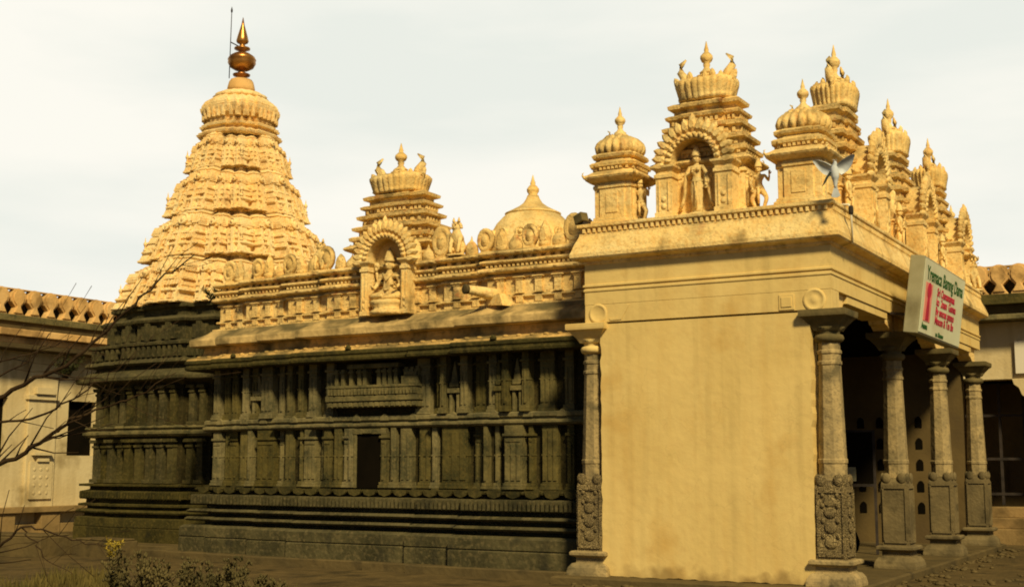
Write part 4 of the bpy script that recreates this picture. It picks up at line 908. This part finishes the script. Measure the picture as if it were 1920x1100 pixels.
# ------------------------------------------------------------------ small things
sp = empty('water_spout', (-5.7, .98, 4.38), 'carved stone water spout with dark mouth jutting from the hall parapet', 'water spout', None, R(-20))
MB().tube([(.0, .1, .0), (-.02, -.25, .02), (-.06, -.52, .05), (-.08, -.64, .06)], [.10, .10, .08, .07], 10).build('spout', 'paint', sp)
MB().lathe([(.08, 0), (.085, .05), (.06, .06)], 10, TR((-.08, -.63, .06)) @ Matrix.Rotation(R(90), 4, 'X')).build('spout_mouth', 'dark_trim', sp)
MB().plate([(-.12, -.16), (.30, -.20), (.22, .0), (-.08, -.02)], -.20, .05).build('spout_bracket', 'paint', sp)
lb = empty('floodlight', (-3.66, .0, 5.2), 'small dark boxy floodlight on the porch roof edge beside the far corner turret', 'floodlight', None, R(-20), (.8, .8, .8))
MB().box(-.11, .11, -.10, .08, .06, .24, Matrix.Rotation(R(-18), 4, 'Y')).build('lamp_housing', 'capital', lb, .01); MB().box(-.06, .06, -.05, .05, 0, .09).build('lamp_foot', 'iron', lb)
ns = empty('notice_stand', (-1.55, 6.3, .02), 'dark framed notice board on two legs inside the shaded porch', 'notice board', None, R(14))
MB().box(-.5, .5, -.02, .02, 1.25, 2.18).build('board', 'black', ns)
b = MB(); b.box(-.55, -.5, -.03, .03, 0, 2.22); b.box(.5, .55, -.03, .03, 0, 2.22); b.box(-.5, .5, -.03, .03, 2.18, 2.22); b.box(-.5, .5, -.03, .03, 1.2, 1.25); b.build('stand_frame', 'iron', ns)
MB().box(.02, .2, -.03, -.021, 1.3, 1.55).build('paper_notice', 'sign_side', ns)
pt = MB().lathe([(.10, 0), (.20, .05), (.30, .18), (.33, .32), (.28, .47), (.17, .57), (.13, .61), (.19, .67), (.20, .69), (.15, .70)], 24); o = pt.build('water_pot', 'black'); o.location = (-1.2, 4.6, .02)
tag(o, 'dark round water pot on the porch floor behind the corner pillar', 'pot')
cb = empty('roof_drainpipe', (.27, .42, 5.18), 'thin pale drainpipe dropping over the porch cornice below the pigeon', 'drainpipe')
MB().tube([(-.12, 0, .03), (.0, 0, .02), (.03, 0, -.06), (.035, 0, -.52)], [.018, .02, .018, .016], 8).build('pipe', 'white', cb); MB().lathe([(.03, 0), (.034, .03), (.034, .09), (.03, .12)], 10, TR((.03, 0, -.12))).build('pipe_collar', 'iron', cb)
# low stone ledges near the sanctum
def slab(x, y, sx, sy, h, rz, lbl):
    m = MB().box(-sx / 2, sx / 2, -sy / 2, sy / 2, -.15, h); m.box(-sx / 2 + .04, sx / 2 - .03, -sy / 2 + .04, sy / 2 - .04, h + .001, h + .04)
    o = m.build('stone_slab', 'paving', None, .025); o.location = (x, y, -.08); o.rotation_euler = (0, 0, rz); tag(o, lbl, 'stone slab', 'loose stone slabs by the sanctum')
slab(-16.2, -.1, 2.6, .8, .34, R(4), 'long low stone slab lying before the dark sanctum plinth')
slab(-14.0, .35, 1.2, .6, .28, R(-6), 'short stone slab below the yellow leaved plant')
# ------------------------------------------------------------------ plants
def leafquad(mb, p, d, l, wd, up=Vector((0, 0, 1))):
    p = Vector(p); d = Vector(d).normalized(); s_ = d.cross(up)
    if s_.length < .1: s_ = Vector((1, 0, 0))
    s_.normalize(); q = d.cross(s_) * (wd * .25)
    mb.add([p, p + d * l * .5 + s_ * wd / 2 + q, p + d * l, p + d * l * .5 - s_ * wd / 2 + q], [(0, 1, 2), (0, 2, 3)], False)
def weed(loc, h, sd, lbl, grp='dry weeds in the foreground', mats=('weed', 'weed'), stems=16, name='weed_plant', seed=True, spread=.3):
    r = random.Random(sd); t = empty(name, loc, lbl, 'weed' if name == 'weed_plant' else 'plant', grp)
    a = MB(); b_ = MB()
    for i in range(stems):
        an = r.random() * 6.28; hh = h * (.55 + .45 * r.random()); ln = spread * r.random()
        p0 = (.10 * r.uniform(-1, 1), .10 * r.uniform(-1, 1), 0); p1 = (p0[0] + ln * .4 * math.cos(an), p0[1] + ln * .4 * math.sin(an), hh * .55); p2 = (p0[0] + ln * math.cos(an), p0[1] + ln * math.sin(an), hh)
        a.tube([p0, p1, p2], [.007, .005, .003], 4)
        for k in range(26):
            f = .25 + .75 * r.random(); q = [p1[c] + (p2[c] - p1[c]) * (f * 2 - 1) if f > .5 else p0[c] + (p1[c] - p0[c]) * f * 2 for c in range(3)]
            leafquad(b_, q, (r.uniform(-1, 1), r.uniform(-1, 1), r.uniform(-.2, 1)), .05 + .06 * r.random(), .02 + .02 * r.random())
        if seed:
            for k in range(10): b_.ell((p2[0] + r.gauss(0, .03), p2[1] + r.gauss(0, .03), p2[2] + r.uniform(-.12, .03)), (.014, .014, .02), 5, 4)
    a.build('stems', mats[0], t); b_.build('leaves', mats[1], t)
    return t
WEEDS = [(240, .74, 13.0, 'dark bushy dry weed at the left end of the weed row'), (285, .80, 13.3, 'tall dark dry weed standing second from the left in the weed row'), (330, .64, 13.1, 'low thin dry weed right of the tall dark ones'),
         (372, .70, 13.6, 'feathery dry weed in the middle of the row before the hall'), (412, .60, 13.2, 'short dry weed before the hall plinth beside the feathery one'), (455, .68, 13.8, 'upright seedy dry weed before the stepped hall corner'), (500, .58, 13.5, 'small dry weed at the right end of the weed row')]
cd = Vector((-.5, .866, 0)); cr_ = Vector((.866, .5, 0)); c0 = Vector((4.97, -17.11, 0))
def spot(px, depth): v = c0 + cd * depth + cr_ * ((px - 960) / FPX * depth); return (v.x, v.y, -.1)
for i, (px, h, dp, lb_) in enumerate(WEEDS): weed(spot(px, dp), h * 1.05, 20 + i, lb_)
weed(spot(225, 23.5), .42, 51, 'small yellow leaved plant at the foot of the dark sanctum', None, ('weed', 'leaf_yellow'), 8, 'yellow_plant', False, .35)
weed((-18.1, 2.75, 3.5), .55, 52, 'dark green bush sprouting from the left end of the sanctum eave', 'plants rooted on the stone roof', ('bark', 'leaf_green'), 26, 'roof_shrub', False, .55)
weed((-13.3, 2.5, 4.75), .5, 53, 'dark green bush sprouting between the tower base and the hall parapet', 'plants rooted on the stone roof', ('bark', 'leaf_green'), 22, 'roof_shrub', False, .5)
gr = MB(); r = random.Random(5)
for i in range(7000):
    px = r.uniform(-150, 250) if r.random() < .8 else r.uniform(250, 560); dp = r.uniform(14.0, 19.5) if px < 250 else r.uniform(14.5, 16.5)
    if noise.noise((px * .012, dp * .6, 1.0)) < -.12: continue
    x, y, z = spot(px, dp); h = r.uniform(.07, .30); a = r.random() * 6.28; dx, dy = math.cos(a) * .012, math.sin(a) * .012; lx, ly = r.gauss(0, .05), r.gauss(0, .05)
    gr.add([(x - dx, y - dy, z - .02), (x + dx, y + dy, z - .02), (x + lx * .5 + dx * .6, y + ly * .5 + dy * .6, z + h * .6), (x + lx, y + ly, z + h)], [(0, 1, 2), (0, 2, 3)])
tag(gr.build('grass', 'grass'), 'dry yellow grass growing at the foot of the bare tree', 'grass', None, 'stuff')
gv = MB(); r = random.Random(31)
for i in range(900):
    e = r.choice(((-12.9, 1.1, 9.3, 0, 1), (-3.7, -.45, 4.2, 0, 1), (.45, -.3, 0, 11.2, 1), (-18.5, 2.0, 6, 0, 1), (-12, -4, 18, 0, 3), (.6, -.5, 2.4, 11, 2)))
    t = r.random(); x = e[0] + e[2] * t + r.gauss(0, .10 * e[4]) - (.0 if e[3] == 0 else 0); y = e[1] + e[3] * t - abs(r.gauss(0, .16)) * (1 if e[3] == 0 else 0) * e[4] + r.gauss(0, .08)
    if e[3]: x += abs(r.gauss(0, .2))
    q = r.uniform(.012, .05); gv.ell((x, y, gh(x, y) + q * .3), (q * r.uniform(.8, 1.6), q * r.uniform(.8, 1.4), q * .6), 6, 4)
tag(gv.build('gravel', 'paving'), 'loose gravel scattered along the foot of the temple', 'gravel', None, 'stuff')
# bare tree at the left edge: trunk stands just outside the picture
bt = empty('bare_tree', spot(-260, 9.6), 'leafless tree reaching dark twigs in front of the cloister wing', 'tree')
bl_ = Vector(bt.location)
def at(px, py, dp):
    th = math.atan((HY - 550) / FPX); v = c0 + cd * dp + cr_ * ((px - 960) / FPX * dp / math.cos(th) * 1.0); z = 1.6 + (HY - py) / FPX * dp
    return (v.x - bl_.x, v.y - bl_.y, z - bl_.z)
tk = MB(); tk.tube([(0, 0, -.2), (.03, 0, .5), at(-250, 880, 9.6), at(-235, 760, 9.6), at(-210, 640, 9.7), at(-220, 480, 9.8)], [.16, .13, .11, .09, .06, .03], 10); tk.build('trunk', 'bark', bt)
bb = MB(); r = random.Random(9)
def branch(pts, r0, r1, twigs=6):
    r0 *= .56; r1 *= .65; twigs = int(twigs * 1.25)
    P = [at(*p) for p in pts]; n = len(P)
    Q = []
    for k in range(n - 1):
        for s_ in range(4):
            t = s_ / 4; a, b = Vector(P[k]), Vector(P[k + 1]); p = a.lerp(b, t); p += Vector((r.gauss(0, .008), r.gauss(0, .008), r.gauss(0, .008))) if k or s_ else Vector(); Q.append(p)
    Q.append(Vector(P[-1])); m = len(Q)
    bb.tube(Q, [r0 + (r1 - r0) * i / (m - 1) for i in range(m)], 6)
    for i in range(twigs):
        k = r.randrange(m // 4, m - 1); d = (Q[k + 1] - Q[k]).normalized(); up_ = Vector((r.uniform(-.4, .4), r.uniform(-.4, .4), r.choice((-.5, .7, .9)))); e = (d + up_).normalized(); l = r.uniform(.15, .55)
        rr_ = (r0 + (r1 - r0) * k / (m - 1)) * .5
        mid = Q[k] + e * l * .5 + Vector((0, 0, r.gauss(0, .02))); bb.tube([Q[k], mid, mid + (e + d * .5).normalized() * l * .5], [rr_, rr_ * .6, .0025], 5)
branch([(-235, 800, 9.6), (-100, 770, 9.5), (0, 752, 9.4), (70, 712, 9.3), (135, 685, 9.2), (190, 632, 9.2), (250, 572, 9.1), (310, 516, 9.1), (362, 476, 9.0)], .040, .006, 14)
branch([(-240, 900, 9.6), (-120, 890, 9.3), (0, 878, 9.1), (60, 852, 9.0), (110, 812, 9.0), (145, 785, 8.9), (200, 765, 8.9), (262, 742, 8.8), (335, 700, 8.8)], .042, .004, 16)
branch([(-230, 760, 9.6), (-80, 740, 9.7), (20, 700, 9.8), (70, 668, 9.8), (100, 640, 9.8)], .024, .003, 8)
branch([(-230, 780, 9.6), (-60, 800, 9.2), (30, 790, 9.0), (100, 775, 8.9), (160, 742, 8.8), (215, 700, 8.8), (262, 668, 8.8)], .024, .003, 10)
branch([(-215, 700, 9.7), (-60, 690, 9.6), (30, 676, 9.5), (95, 655, 9.5), (140, 630, 9.5)], .020, .003, 6)
branch([(110, 812, 9.0), (150, 790, 8.9), (190, 760, 8.8), (225, 730, 8.8)], .014, .003, 5)
branch([(-150, 1110, 9.3), (-60, 1075, 9.1), (0, 1042, 9.0), (40, 1003, 8.9), (62, 985, 8.9), (115, 992, 8.8), (170, 1012, 8.7), (215, 1020, 8.7)], .024, .004, 8)
branch([(-245, 1000, 9.6), (-150, 1110, 9.3)], .03, .024, 0)
branch([(62, 985, 8.9), (85, 1010, 8.9), (110, 1045, 8.9), (160, 1070, 8.8)], .010, .003, 4)
bb.build('branches', 'bark', bt)
